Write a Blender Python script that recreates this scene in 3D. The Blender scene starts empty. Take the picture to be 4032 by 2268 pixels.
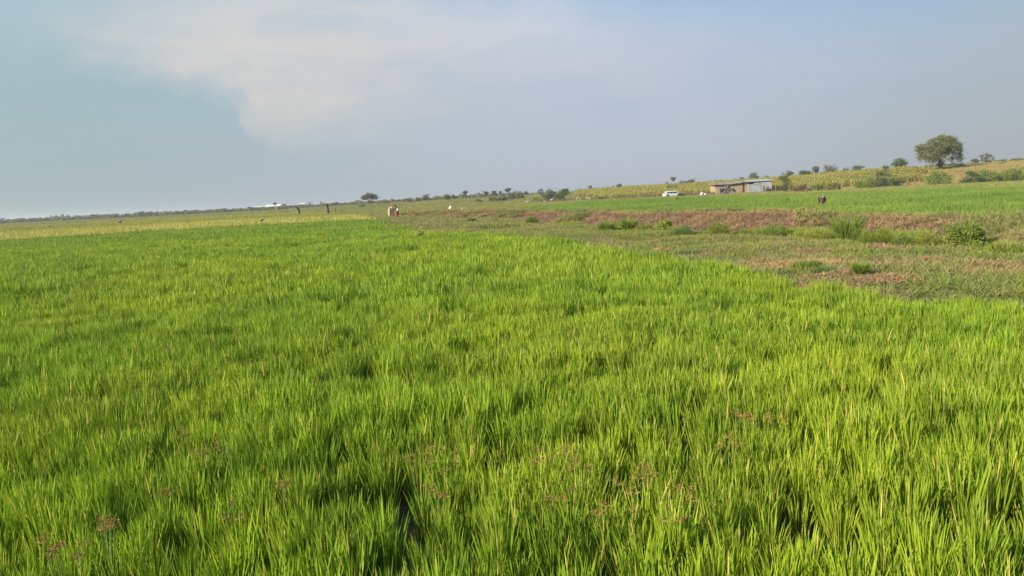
import bpy, math, random
import numpy as np
from mathutils import Vector, Matrix

sc = bpy.context.scene
COL = sc.collection
R = math.radians

# ------------------------------------------------------------------ camera
FPX, H = 2912.0, 2.2                       # focal length in photo pixels, eye height (m)
TH = math.atan(.0486); PI_ = math.atan(364 * math.cos(TH) / FPX)
_r0 = Vector((1, 0, 0)); _u0 = Vector((0, math.sin(PI_), math.cos(PI_))); _f = Vector((0, math.cos(PI_), -math.sin(PI_)))
_r = math.cos(TH) * _r0 - math.sin(TH) * _u0
_u = math.sin(TH) * _r0 + math.cos(TH) * _u0
cam = bpy.data.cameras.new('camera'); cam.sensor_width = 36; cam.lens = 36 * FPX / 4032
cam.clip_start = .1; cam.clip_end = 20000
co = bpy.data.objects.new('camera', cam); COL.objects.link(co); sc.camera = co
M_ = Matrix((_r, _u, -_f)).transposed().to_4x4(); M_.translation = Vector((0, 0, H)); co.matrix_world = M_

# ------------------------------------------------------------------ light
SUN_EL, SUN_AZ = 26.0, -118.0              # azimuth from +Y towards +X: the sun is low, left and a little behind
sd = Vector((math.sin(R(SUN_AZ)) * math.cos(R(SUN_EL)), math.cos(R(SUN_AZ)) * math.cos(R(SUN_EL)), math.sin(R(SUN_EL))))
sl = bpy.data.lights.new('sun', 'SUN'); sl.energy = 5.0; sl.angle = R(.6); sl.color = (1, .87, .68)
so = bpy.data.objects.new('sun', sl); COL.objects.link(so); so.rotation_euler = (-sd).to_track_quat('-Z', 'Y').to_euler()
sc.view_settings.view_transform = 'Standard'; sc.view_settings.look = 'None'
sc.view_settings.exposure = 0.75; sc.view_settings.gamma = 1
sc.cycles.max_bounces = 6; sc.cycles.diffuse_bounces = 3; sc.cycles.glossy_bounces = 2; sc.cycles.transmission_bounces = 4
sc.cycles.transparent_max_bounces = 4; sc.cycles.volume_bounces = 0
sc.render.film_transparent = False
sc.cycles.use_denoising = True


def srgb(h):
    v = [int(h[i:i + 2], 16) / 255 for i in (0, 2, 4)]
    return tuple((c / 12.92 if c <= .04045 else ((c + .055) / 1.055) ** 2.4) for c in v)


def ray(px, py):
    a = (px - 2016) / FPX; b = -(py - 1134) / FPX
    return _f + a * _r + b * _u


class NT:                                   # small node helper
    def __init__(s, tree): s.t = tree; s.n = tree.nodes; s.l = tree.links
    def add(s, typ, **k):
        n = s.n.new(typ)
        for a, b in k.items(): setattr(n, a, b)
        return n
    def put(s, sock, v):
        if isinstance(v, bpy.types.NodeSocket): s.l.new(v, sock)
        elif v is not None:
            if isinstance(v, tuple) and len(v) == 3 and sock.type == 'RGBA': v = v + (1,)
            sock.default_value = v
    def math(s, op, a, b=None, c=None, clamp=False):
        n = s.add('ShaderNodeMath', operation=op, use_clamp=clamp)
        s.put(n.inputs[0], a)
        if b is not None: s.put(n.inputs[1], b)
        if c is not None: s.put(n.inputs[2], c)
        return n.outputs[0]
    def mix(s, f, a, b, blend='MIX'):
        n = s.add('ShaderNodeMix', data_type='RGBA', blend_type=blend, clamp_factor=True)
        s.put(n.inputs[0], f); s.put(n.inputs[6], a); s.put(n.inputs[7], b)
        return n.outputs[2]
    def noise(s, vec, scale, detail=3, rough=.55, dist=0.0):
        n = s.add('ShaderNodeTexNoise'); s.put(n.inputs['Vector'], vec)
        n.inputs['Scale'].default_value = scale; n.inputs['Detail'].default_value = detail
        n.inputs['Roughness'].default_value = rough; n.inputs['Distortion'].default_value = dist
        return n.outputs['Fac']
    def ramp(s, v, lo, hi, a=0.0, b=1.0, smooth=True):
        n = s.add('ShaderNodeMapRange', interpolation_type='SMOOTHSTEP' if smooth else 'LINEAR')
        s.put(n.inputs[0], v); s.put(n.inputs[1], lo); s.put(n.inputs[2], hi); s.put(n.inputs[3], a); s.put(n.inputs[4], b)
        return n.outputs[0]
    def curve(s, v, pts):
        n = s.add('ShaderNodeFloatCurve'); c = n.mapping.curves[0]; n.mapping.extend = 'HORIZONTAL'
        pts = sorted(pts)
        c.points[0].location = pts[0]; c.points[1].location = pts[-1]
        for p in pts[1:-1]: c.points.new(*p)
        for p in c.points: p.handle_type = 'AUTO'
        n.mapping.update(); s.put(n.inputs['Value'], v)
        return n.outputs[0]


# ------------------------------------------------------------------ sky
w = bpy.data.worlds.new('World'); sc.world = w; w.use_nodes = True
w.node_tree.nodes.clear(); T = NT(w.node_tree)
tc = T.add('ShaderNodeTexCoord').outputs['Generated']
sky = T.add('ShaderNodeTexSky', sky_type='NISHITA'); sky.sun_disc = False
sky.sun_elevation = R(SUN_EL); sky.sun_rotation = R(SUN_AZ); sky.dust_density = 2.0; sky.air_density = 1.0
sx = T.add('ShaderNodeSeparateXYZ'); T.put(sx.inputs[0], tc)
X_, Y_, Z_ = sx.outputs
yy = T.math('MAXIMUM', Y_, .05)
wob = T.noise(tc, 7.0, 5, .6)
wob2 = T.noise(tc, 22.0, 4, .6)
dn = T.math('ADD', T.math('MULTIPLY', T.math('SUBTRACT', wob, .5), .10), T.math('MULTIPLY', T.math('SUBTRACT', wob2, .5), .055))
U = T.math('ADD', T.math('DIVIDE', X_, yy), dn)
V = T.math('ADD', T.math('DIVIDE', Z_, yy), T.math('MULTIPLY', dn, .55))
un = T.math('ADD', T.math('DIVIDE', U, 2.0), .5, clamp=True)


def uv(dx, dy):                             # direction of a point of the sky, as tangents
    d = ray(dx * 1.5652, dy * 1.5652); return d.x / d.y, d.z / d.y


def cv(pts): return [((uv(*p)[0]) / 2 + .5, min(1, max(0, uv(*p)[1] * 1.5))) for p in pts]


low = T.curve(un, [(0, .60)] + cv([(0, 95), (160, 130), (300, 175), (450, 222), (580, 262), (650, 335), (720, 352), (900, 336), (1150, 305), (1400, 275),
                                   (1700, 235), (2000, 190), (2300, 140), (2576, 110)]) + [(1, .5)])
upp = T.curve(un, [(0, .70)] + cv([(0, 10), (500, -60), (900, -110), (1250, -70), (1500, 10), (1750, 70), (2100, 90), (2576, 100)]) + [(1, .55)])
soft = T.curve(un, [(0, .5)] + [(uv(x, 200)[0] / 2 + .5, v) for x, v in [(0, .6), (300, .30), (600, .24), (700, .28), (1000, .5), (1500, .75), (2576, .8)]] + [(1, .8)])
Vs = T.math('MULTIPLY', V, 1.5)
sw = T.math('MULTIPLY', soft, .22)
body = T.ramp(T.math('SUBTRACT', Vs, low), T.math('MULTIPLY', sw, -.6), sw)
top = T.ramp(T.math('SUBTRACT', upp, Vs), -.10, .13)
# wisps: noise stretched along the cloud's direction
mp = T.add('ShaderNodeMapping'); T.put(mp.inputs[0], tc); mp.inputs['Rotation'].default_value = (0, R(-14), 0); mp.inputs['Scale'].default_value = (2.2, 3, 9)
wisp = T.noise(mp.outputs[0], 2.2, 6, .58, .6)
dens = T.math('MULTIPLY', T.math('MULTIPLY', body, top), T.ramp(wisp, .25, .68, .5, 1.0))
wispy = T.math('MULTIPLY', T.ramp(wisp, .45, .75), T.ramp(Z_, .08, .3, 0, .28))
dens = T.math('MAXIMUM', dens, wispy)
az = T.ramp(X_, -.55, .1)                   # the sky is bluer-green away to the left, greyer lavender ahead
hazecol = T.mix(az, srgb('a9bbbe'), srgb('bdc3d0'))
hazecol = T.mix(T.ramp(X_, .2, .6), hazecol, srgb('afb6ba'))
zen = T.mix(az, srgb('a0c2d2'), srgb('9bc1e2'))
zen = T.mix(T.ramp(X_, .45, .68), zen, srgb('aabecb'))
base = T.mix(T.ramp(Z_, .0, .34), hazecol, zen)
low2 = T.ramp(Z_, 0, .05, .05, 0)
nis = T.mix(1.0, sky.outputs[0], (.1, .1, .1), 'MULTIPLY')
base = T.mix(.08, base, nis)
ccol = T.mix(T.ramp(Z_, .08, .32), srgb('cfcbd1'), srgb('cad6e6'))
ccol = T.mix(T.ramp(X_, -.25, .1, .6, 0), ccol, srgb('d8d4ca'))
skyc = T.mix(T.math('MULTIPLY', dens, .98), base, ccol)
skyc = T.mix(T.ramp(Z_, 0, -.03), skyc, (.12, .12, .08))
bg = T.add('ShaderNodeBackground'); T.put(bg.inputs[0], skyc); bg.inputs[1].default_value = 2 ** -.75
T.l.new(bg.outputs[0], T.add('ShaderNodeOutputWorld').inputs[0])

# ------------------------------------------------------------------ numeric helpers
rng = np.random.default_rng(7)


def vnoise(x, y, seed=0):
    x = np.asarray(x, float) + 1000.5; y = np.asarray(y, float) + 1000.5
    xi = np.floor(x).astype(np.int64); yi = np.floor(y).astype(np.int64); fx = x - xi; fy = y - yi
    fx = fx * fx * (3 - 2 * fx); fy = fy * fy * (3 - 2 * fy)
    def h(a, b):
        n = (a * 374761393 + b * 668265263 + seed * 974711) & 0xffffffff
        n = ((n ^ (n >> 13)) * 1274126177) & 0xffffffff
        return ((n ^ (n >> 16)) & 0xffff) / 65535.0
    return (h(xi, yi) * (1 - fx) + h(xi + 1, yi) * fx) * (1 - fy) + (h(xi, yi + 1) * (1 - fx) + h(xi + 1, yi + 1) * fx) * fy


def fbm(x, y, sc_, o=4, seed=0):
    a = 0; s = 0; amp = 1
    for i in range(o):
        a = a + amp * vnoise(np.asarray(x) * sc_ * 2 ** i, np.asarray(y) * sc_ * 2 ** i, seed + i); s += amp; amp *= .5
    return a / s


def sstep(x, a, b):
    t = np.clip((np.asarray(x, float) - a) / (b - a), 0, 1); return t * t * (3 - 2 * t)


EY = [-30, 7.6, 9.9, 11.1, 12.2, 13.7, 16.5, 18.3, 22.4, 28.3, 32.7, 38, 45, 56, 80, 112, 190, 430]
EX = [8.6, 8.0, 7.0, 6.1, 5.65, 5.0, 5.3, 4.4, 3.25, 2.4, .9, -1.6, -6, -9.6, -14, -22, -49, -120]
RY = [-30, 10, 17, 22, 26.5, 31.5, 36, 41, 50, 65, 98, 125]
RX = [17, 16.5, 16.1, 15.4, 14.3, 12.8, 11.2, 9.5, 6.2, .9, -12.3, -22]
def edgeX(y): return np.interp(y, EY, EX)
def ridgeX(y): return np.interp(y, RY, RX)


def rise(x, y):
    A = np.interp(x, [-200, -110, -60, 0, 60, 84, 106, 150, 300], [0, .5, 1.2, 1.7, 1.9, 2.3, 3.5, 5.0, 6])
    y0 = np.interp(x, [-60, 0, 40, 75], [210, 200, 175, 138]); y1 = np.interp(x, [-60, 0, 60, 110], [310, 290, 235, 195])
    t = np.clip((y - y0) / (y1 - y0), 0, 1); t = t * t * (3 - 2 * t)
    return A * t


def ground(x, y):
    x = np.asarray(x, float); y = np.asarray(y, float)
    z = rise(x, y)
    e = edgeX(y); rd = ridgeX(y)
    road = sstep(x, e - .1, e + 1.0) * (1 - sstep(x, rd - 4.6, rd - 3.2)) * (y < 110)
    z = z + road * (.16 + .26 * (fbm(x, y, .45, 4, 3) - .5))
    back = sstep(x, rd - .5, rd + 2) * (y < 140)
    z = z + back * .08 * fbm(x, y, .3, 3, 8)
    far = sstep(y, 200, 330)
    z = z + far * (fbm(x, y, .02, 3, 5) - .5) * .5
    return z


def place(px, D):
    d = ray(px, 1134); x = 0; y = D                 # the column's world direction at its horizon height
    d = ray(px, 868 - .0486 * px); x = d.x / d.y * D
    return x, D, float(ground(x, D))


# ------------------------------------------------------------------ object helpers
def prop(o, label=None, cat=None, group=None, kind=None):
    if label: o['label'] = label
    if cat: o['category'] = cat
    if group: o['group'] = group
    if kind: o['kind'] = kind
    return o


def mesh_np(name, v, faces_flat, sizes, mat, attrs=None, smooth=False):
    me = bpy.data.meshes.new(name)
    v = np.asarray(v, np.float32); me.vertices.add(len(v)); me.vertices.foreach_set('co', v.ravel())
    ff = np.asarray(faces_flat, np.int32).ravel(); sizes = np.asarray(sizes, np.int32)
    me.loops.add(len(ff)); me.loops.foreach_set('vertex_index', ff)
    me.polygons.add(len(sizes)); st = np.concatenate([[0], np.cumsum(sizes)[:-1]]).astype(np.int32)
    me.polygons.foreach_set('loop_start', st)
    if smooth: me.polygons.foreach_set('use_smooth', np.ones(len(sizes), bool))
    me.update(calc_edges=True)
    if attrs is not None:
        for k, a in attrs.items():
            at = me.attributes.new(k, 'FLOAT_COLOR', 'POINT')
            at.data.foreach_set('color', np.asarray(a, np.float32).ravel())
    for m in (mat if isinstance(mat, (list, tuple)) else [mat]): me.materials.append(m)
    return me


def link(name, me, parent=None, loc=None):
    o = bpy.data.objects.new(name, me); COL.objects.link(o)
    if parent: o.parent = parent
    if loc: o.location = loc
    return o


def empty(name, loc, label, cat, group=None, rz=0):
    o = bpy.data.objects.new(name, None); COL.objects.link(o); o.location = loc; o.rotation_euler = (0, 0, rz)
    o.empty_display_size = .2
    return prop(o, label, cat, group)


class MB:                                    # polygon collector
    def __init__(s): s.v = []; s.f = []
    def box(s, x0, x1, y0, y1, z0, z1):
        n = len(s.v); s.v += [(x, y, z) for z in (z0, z1) for y in (y0, y1) for x in (x0, x1)]
        s.f += [tuple(n + i for i in q) for q in ((0, 2, 3, 1), (4, 5, 7, 6), (0, 1, 5, 4), (2, 6, 7, 3), (0, 4, 6, 2), (1, 3, 7, 5))]; return s
    def tube(s, pts, rad, n=7, cap=True):
        pts = [Vector(p) for p in pts]; rad = rad if isinstance(rad, (list, tuple)) else [rad] * len(pts); base = len(s.v)
        for i, p in enumerate(pts):
            d = (pts[min(i + 1, len(pts) - 1)] - pts[max(i - 1, 0)]).normalized()
            a = d.orthogonal().normalized(); 
            a = Vector((1, 0, 0)) - d * d.x if abs(d.x) < .9 else Vector((0, 1, 0)) - d * d.y
            a.normalize(); b = d.cross(a)
            for k in range(n):
                t = 2 * math.pi * k / n; s.v.append(tuple(p + (a * math.cos(t) + b * math.sin(t)) * rad[i]))
        for i in range(len(pts) - 1):
            for k in range(n):
                s.f.append((base + i * n + k, base + i * n + (k + 1) % n, base + (i + 1) * n + (k + 1) % n, base + (i + 1) * n + k))
        if cap:
            s.f.append(tuple(base + k for k in reversed(range(n)))); s.f.append(tuple(base + (len(pts) - 1) * n + k for k in range(n)))
        return s
    def loft(s, rings, cap=True):            # rings: lists of equally many points
        base = len(s.v); n = len(rings[0])
        for r in rings: s.v += [tuple(p) for p in r]
        for i in range(len(rings) - 1):
            for k in range(n): s.f.append((base + i * n + k, base + i * n + (k + 1) % n, base + (i + 1) * n + (k + 1) % n, base + (i + 1) * n + k))
        if cap:
            s.f.append(tuple(base + k for k in reversed(range(n)))); s.f.append(tuple(base + (len(rings) - 1) * n + k for k in range(n)))
        return s
    def cyl(s, c, r, ax, h, n=20, r2=None):
        c = Vector(c); d = Vector((0, 0, 0)); d[ax] = h / 2; return s.tube([c - d, c + d], [r, r if r2 is None else r2], n)
    def build(s, name, mat, parent=None, smooth=False):
        me = bpy.data.meshes.new(name); me.from_pydata(s.v, [], s.f); me.materials.append(mat)
        if smooth:
            for p in me.polygons: p.use_smooth = True
        me.update(); return link(name, me, parent)


# ------------------------------------------------------------------ materials
def pmat(name, col, rough=.7, spec=.3, metal=0, noise=None, var=.25, bump=0):
    m = bpy.data.materials.new(name); m.use_nodes = True; t = NT(m.node_tree); b = t.n['Principled BSDF']
    c = col
    if noise:
        p = t.add('ShaderNodeTexCoord').outputs['Object']; f = t.noise(p, noise, 5)
        c = t.mix(t.ramp(f, .3, .7), tuple(x * (1 - var) for x in col), tuple(min(1, x * (1 + var)) for x in col))
        if bump:
            bn = t.add('ShaderNodeBump'); bn.inputs['Distance'].default_value = bump; t.put(bn.inputs['Height'], f); t.put(b.inputs['Normal'], bn.outputs[0])
    t.put(b.inputs['Base Color'], c); b.inputs['Roughness'].default_value = rough
    b.inputs['Specular IOR Level'].default_value = spec; b.inputs['Metallic'].default_value = metal
    return m


def leafmat(name, dark, light, warm, dry, hue_scale=.12, tr=.35, rough=.5, spec=.25, dryamt=None, patch=.5, distant=None):
    """blade / leaf material; vertex colour attribute c = (random, along the blade, dryness)"""
    m = bpy.data.materials.new(name); m.use_nodes = True; t = NT(m.node_tree); t.n.clear()
    at = t.add('ShaderNodeAttribute', attribute_name='c'); s = t.add('ShaderNodeSeparateXYZ'); t.l.new(at.outputs['Vector'], s.inputs[0])
    rnd, al, dr = s.outputs
    P = t.add('ShaderNodeNewGeometry').outputs['Position']
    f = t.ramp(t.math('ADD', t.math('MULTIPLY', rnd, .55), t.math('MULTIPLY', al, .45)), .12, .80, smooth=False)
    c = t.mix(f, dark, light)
    n1 = t.noise(P, hue_scale, 4, .6)
    c = t.mix(t.ramp(n1, .42, .62, 0, patch), c, warm)
    n2 = t.noise(P, hue_scale * 6.3, 3, .6)
    c = t.mix(t.ramp(n2, .40, .60, patch * .8, 0), c, dark)
    inst = t.add('ShaderNodeObjectInfo').outputs['Random']
    c = t.mix(t.math('MULTIPLY', inst, .18), c, warm)
    d = dr
    if dryamt:
        n3 = t.noise(P, dryamt[0], 4, .62)
        d = t.math('MAXIMUM', dr, t.ramp(t.math('ADD', n3, t.math('MULTIPLY', t.math('SUBTRACT', rnd, .5), .25)), dryamt[1], dryamt[2]))
    c = t.mix(d, c, dry)
    b = t.add('ShaderNodeBsdfPrincipled'); t.put(b.inputs['Base Color'], c); b.inputs['Roughness'].default_value = rough
    b.inputs['Specular IOR Level'].default_value = spec
    tl = t.add('ShaderNodeBsdfTranslucent'); t.put(tl.inputs[0], t.mix(1.0, c, (1.0, 1.05, .5), 'MULTIPLY'))
    mx = t.add('ShaderNodeMixShader'); mx.inputs[0].default_value = tr; t.l.new(b.outputs[0], mx.inputs[1]); t.l.new(tl.outputs[0], mx.inputs[2])
    t.l.new(mx.outputs[0], t.add('ShaderNodeOutputMaterial').inputs[0])
    return m


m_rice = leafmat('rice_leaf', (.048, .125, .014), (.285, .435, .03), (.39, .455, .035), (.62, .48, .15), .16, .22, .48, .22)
m_ricefar = leafmat('rice_leaf_far', (.075, .16, .025), (.25, .375, .04), (.31, .375, .045), (.42, .34, .12), .10, .3, .6, .2)
m_ricer = leafmat('young_rice', (.085, .165, .032), (.18, .29, .05), (.31, .38, .07), (.36, .32, .12), .07, .3, .6, .2, patch=.45)
m_yellow = leafmat('ripe_rice', (.31, .33, .08), (.53, .50, .14), (.55, .48, .14), (.46, .36, .12), .05, .25, .7, .1)
m_olive = leafmat('olive_rice', (.20, .25, .06), (.32, .34, .085), (.46, .40, .10), (.38, .31, .11), .035, .25, .7, .1, patch=.8)
m_meadow = leafmat('meadow', (.15, .20, .06), (.26, .30, .09), (.36, .34, .11), (.40, .29, .14), .05, .25, .7, .1, dryamt=(.06, .56, .72), patch=.7)
m_path = leafmat('bank_grass', (.13, .165, .055), (.29, .32, .115), (.34, .33, .12), (.40, .27, .16), .30, .25, .7, .12, dryamt=(.30, .54, .63), patch=.7)
m_straw = leafmat('straw', (.30, .21, .10), (.48, .36, .17), (.52, .37, .16), (.42, .28, .14), .5, .15, .7, .1)
m_dryslope = leafmat('slope_grass', (.30, .24, .10), (.46, .37, .16), (.30, .28, .09), (.46, .33, .17), .05, .2, .8, .1, patch=.7)
m_scrub = leafmat('scrub', (.10, .12, .05), (.20, .21, .09), (.30, .27, .13), (.30, .24, .14), .02, .2, .8, .1, patch=.7)
m_sun = leafmat('crop_leaf', (.26, .28, .06), (.60, .54, .14), (.64, .56, .14), (.48, .37, .16), .05, .3, .7, .1, patch=.5)
m_dark = leafmat('dark_leaf', (.055, .095, .028), (.12, .17, .05), (.11, .14, .04), (.2, .16, .08), .3, .2, .6, .2)
m_blue = leafmat('bluish_leaf', (.12, .20, .08), (.22, .32, .12), (.13, .2, .06), (.2, .2, .08), .4, .25, .6, .2)
m_green = leafmat('green_leaf', (.13, .20, .04), (.26, .35, .07), (.22, .27, .045), (.3, .26, .1), .4, .3, .6, .2)
m_ygreen = leafmat('yellow_green_leaf', (.17, .22, .035), (.33, .38, .07), (.38, .38, .08), (.4, .3, .1), .4, .3, .6, .2)
m_grey = leafmat('grey_leaf', (.085, .105, .06), (.155, .18, .10), (.17, .18, .09), (.24, .2, .13), .3, .2, .7, .1)
m_brownl = leafmat('brown_leaf', (.13, .10, .055), (.24, .19, .10), (.2, .18, .08), (.3, .2, .12), .3, .2, .7, .1)
m_tree = leafmat('feathery_leaf', (.095, .125, .04), (.21, .24, .08), (.24, .24, .08), (.24, .18, .09), .25, .3, .6, .15)
m_pale = leafmat('pale_leaf', (.28, .30, .10), (.48, .48, .2), (.45, .42, .15), (.4, .3, .15), .5, .3, .6, .2)
m_bark = pmat('bark', (.13, .10, .07), .9, .1, noise=9, var=.35)
m_palebark = pmat('pale_bark', (.34, .30, .23), .9, .1, noise=9, var=.3)
m_sedge = pmat('sedge_head', (.33, .23, .07), .9, .1, noise=60, var=.4)
m_sedgestem = pmat('sedge_stem', (.16, .24, .06), .6, .3, noise=30, var=.3)


# ------------------------------------------------------------------ ground
def ground_mesh():
    az = np.concatenate([np.linspace(-50, 50, 420), np.linspace(50, 310, 70)[1:-1]]); az = np.radians(az)
    rad = np.concatenate([[.0], np.geomspace(.6, 9000, 250)])
    A, Rr = np.meshgrid(az, rad, indexing='ij'); x = Rr * np.sin(A); y = Rr * np.cos(A)
    z = ground(x, y) - .0
    na, nr = A.shape
    v = np.stack([x, y, z], -1).reshape(-1, 3)
    i = np.arange(na)[:, None]; j = np.arange(nr - 1)[None, :]
    a = i * nr + j; b = ((i + 1) % na) * nr + j
    f = np.stack([a, b, b + 1, a + 1], -1).reshape(-1, 4)
    # what grows or lies there: one base colour per kind of ground
    e = edgeX(y); rd = ridgeX(y)
    C = np.zeros(x.shape + (3,))
    def put(w_, col): C[:] = C * (1 - w_[..., None]) + np.array(col) * w_[..., None]
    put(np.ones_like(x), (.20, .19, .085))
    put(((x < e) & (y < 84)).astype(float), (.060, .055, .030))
    left = (x < e)
    put((left & (y >= 84) & (y < 120)).astype(float), (.30, .26, .08))
    put((left & (y >= 118) & (y < 210)).astype(float), (.19, .22, .07))
    put((left & (y >= 210)).astype(float), (.17, .19, .075))
    road = (x >= e) & (x < rd + 2) & (y < 110)
    put(road.astype(float), (.20, .18, .09))
    padr = (x > rd + 1.5) & (y < 160) & (y < np.interp(x, [-12, 0, 8, 17, 29, 43, 53, 58, 120], [90, 90, 119, 146, 130, 111, 94, 82, 40]))
    put(padr.astype(float), (.10, .17, .04))
    sl_ = (y > 145) & (x > 60)
    put(sl_.astype(float), (.40, .32, .17))
    put(sstep(y, 380, 520), (.16, .165, .09))
    attr = np.concatenate([C, np.ones(C.shape[:2] + (1,))], -1).reshape(-1, 4)
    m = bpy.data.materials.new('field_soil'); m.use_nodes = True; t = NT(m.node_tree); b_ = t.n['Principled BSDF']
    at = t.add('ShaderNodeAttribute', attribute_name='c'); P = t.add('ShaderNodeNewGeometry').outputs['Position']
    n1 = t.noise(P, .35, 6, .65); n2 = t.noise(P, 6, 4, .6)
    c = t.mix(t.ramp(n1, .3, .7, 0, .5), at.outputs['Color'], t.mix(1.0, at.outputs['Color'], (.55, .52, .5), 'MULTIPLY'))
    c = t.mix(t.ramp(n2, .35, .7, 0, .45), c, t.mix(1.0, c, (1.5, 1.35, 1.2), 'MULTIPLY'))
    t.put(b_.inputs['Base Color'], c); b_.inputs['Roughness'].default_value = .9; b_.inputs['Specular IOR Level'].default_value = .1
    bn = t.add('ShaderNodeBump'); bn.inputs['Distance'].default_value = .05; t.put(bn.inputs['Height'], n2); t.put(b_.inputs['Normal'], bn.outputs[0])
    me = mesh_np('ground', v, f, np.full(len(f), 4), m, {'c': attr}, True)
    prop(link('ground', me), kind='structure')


ground_mesh()


# ------------------------------------------------------------------ the earth embankment
def bank_point(s_y, d):
    """height above z=0 of the bank at distance d right of its crest (negative = towards the camera side)"""
    y = s_y
    lump = fbm(y * 1.0, d * .7, .35, 3, 21)
    hgt = (.66 + .16 * (fbm(y, 0 * y, .12, 3, 22) - .5)) * np.interp(y, [-30, 17, 21, 24.5, 28, 34, 90, 112], [1.2, 1.2, 1.0, .82, .9, 1.08, .95, .15])
    tl = np.clip((-d - .5) / 2.6, 0, 1); tr = np.clip((d - .7) / 2.2, 0, 1)
    tq = tl ** .85; prof = (1 - (.45 * tq + .55 * tq * tq * (3 - 2 * tq))) * (1 - tr * tr * (3 - 2 * tr))
    gully = (fbm(y * 1.6, d * .35, 1.1, 3, 31) - .5) * .5 * np.sin(np.clip(tl, 0, 1) * math.pi) 
    z = hgt * prof + gully * .85 + (lump - .5) * .25 * prof
    fine = (fbm(y, d, 2.2, 4, 41) - .5) * .20
    return z + fine * np.where(np.abs(d) < 3.3, 1, 0)


def bank():
    ys = np.concatenate([np.arange(4, 45, .11), np.arange(45, 112, .22)]); ds = np.concatenate([np.arange(-3.5, 1.0, .09), np.arange(1.0, 3.2, .25)])
    Y, Dd = np.meshgrid(ys, ds, indexing='ij')
    dx = np.gradient(ridgeX(ys), ys)[:, None]; dx = np.convolve(dx[:, 0], np.ones(41) / 41, 'same')[:, None]
    rx = np.convolve(np.pad(ridgeX(ys), 30, 'edge'), np.ones(61) / 61, 'valid')[:, None]
    L = np.sqrt(1 + dx * dx); x = rx + Dd / L; y = Y - Dd * dx / L
    x = x + (fbm(Y, Dd, .5, 2, 51) - .5) * .5
    z = bank_point(Y, Dd) + .1
    z = np.where((Dd < -3.38) | (Dd > 2.8), -.15, z)
    n, k = x.shape; i = np.arange(n - 1)[:, None]; j = np.arange(k - 1)[None]
    a = i * k + j; f = np.stack([a, a + 1, a + k + 1, a + k], -1).reshape(-1, 4)
    tl = np.clip((-Dd - .5) / 2.6, 0, 1)
    at = np.stack([tl, np.clip(Dd / 3 + .5, 0, 1), Y / 120, np.ones_like(x)], -1).reshape(-1, 4)
    m = bpy.data.materials.new('red_earth'); m.use_nodes = True; t = NT(m.node_tree); b_ = t.n['Principled BSDF']
    P = t.add('ShaderNodeNewGeometry').outputs['Position']
    mp = t.add('ShaderNodeMapping'); t.put(mp.inputs[0], P); mp.inputs['Scale'].default_value = (1, 1, .35)
    n1 = t.noise(mp.outputs[0], 1.3, 6, .65); n2 = t.noise(mp.outputs[0], 9, 4, .65); n3 = t.noise(P, .5, 4, .6)
    c = t.mix(t.ramp(n1, .3, .7), (.11, .067, .042), (.255, .162, .10))
    c = t.mix(t.ramp(n2, .52, .72, 0, .6), c, (.34, .22, .13)); c = t.mix(t.ramp(n2, .46, .34, 0, .6), c, (.06, .035, .022))
    s = t.add('ShaderNodeSeparateXYZ'); t.l.new(t.add('ShaderNodeAttribute', attribute_name='c').outputs['Vector'], s.inputs[0])
    crest = t.ramp(t.math('ADD', s.outputs[1], t.math('MULTIPLY', t.math('SUBTRACT', n1, .5), .3)), .46, .56)
    c = t.mix(crest, c, (.30, .24, .12))
    c = t.mix(t.ramp(n3, .60, .70, 0, .6), c, (.24, .20, .08))
    near = t.ramp(s.outputs[2], .215, .16, 0, .75)
    c = t.mix(near, c, (.24, .22, .09))
    t.put(b_.inputs['Base Color'], c); b_.inputs['Roughness'].default_value = .95; b_.inputs['Specular IOR Level'].default_value = .08
    bn = t.add('ShaderNodeBump'); bn.inputs['Distance'].default_value = .22; bn.inputs['Strength'].default_value = 1.0
    t.put(bn.inputs['Height'], t.math('ADD', n2, n1)); t.put(b_.inputs['Normal'], bn.outputs[0])
    me = mesh_np('embankment', np.stack([x, y, z], -1).reshape(-1, 3), f, np.full(len(f), 4), m, {'c': at}, True)
    prop(link('embankment', me), kind='structure')
    return x, y, z, Dd, Y


BX, BY, BZ, BD, BS = bank()


# ------------------------------------------------------------------ blades
def blades(root, hgt, wid, ang, lean, bend, segs, rnd, dry, tw=None):
    """arrays per blade -> verts, quads, attribute"""
    n = len(hgt); t = np.linspace(0, 1, segs + 1)
    dirx, diry = np.cos(ang), np.sin(ang)
    th = lean[:, None] + bend[:, None] * t[None] ** 1.5           # tilt from the vertical
    ds = hgt[:, None] / segs
    hx = np.concatenate([np.zeros((n, 1)), np.cumsum(np.sin(th[:, 1:]) * ds, 1)], 1)
    hz = np.concatenate([np.zeros((n, 1)), np.cumsum(np.cos(th[:, 1:]) * ds, 1)], 1)
    cx = root[:, 0:1] + hx * dirx[:, None]; cy = root[:, 1:2] + hx * diry[:, None]; cz = root[:, 2:3] + hz
    tw = ang + math.pi / 2 if tw is None else tw
    prof = np.interp(t, [0, .35, .75, 1], [.7, 1, .7, .06])
    wx = np.cos(tw)[:, None] * wid[:, None] * prof / 2; wy = np.sin(tw)[:, None] * wid[:, None] * prof / 2
    v = np.stack([np.stack([cx - wx, cy - wy, cz], -1), np.stack([cx + wx, cy + wy, cz], -1)], 2)   # n,seg+1,2,3
    idx = (np.arange(n) * (segs + 1) * 2)[:, None] + (np.arange(segs) * 2)[None]
    f = np.stack([idx, idx + 1, idx + 3, idx + 2], -1).reshape(-1, 4)
    a = np.zeros((n, segs + 1, 2, 4)); a[..., 0] = rnd[:, None, None]; a[..., 1] = t[None, :, None]; a[..., 2] = dry[:, None, None]; a[..., 3] = 1
    return v.reshape(-1, 3), f, a.reshape(-1, 4)


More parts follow.
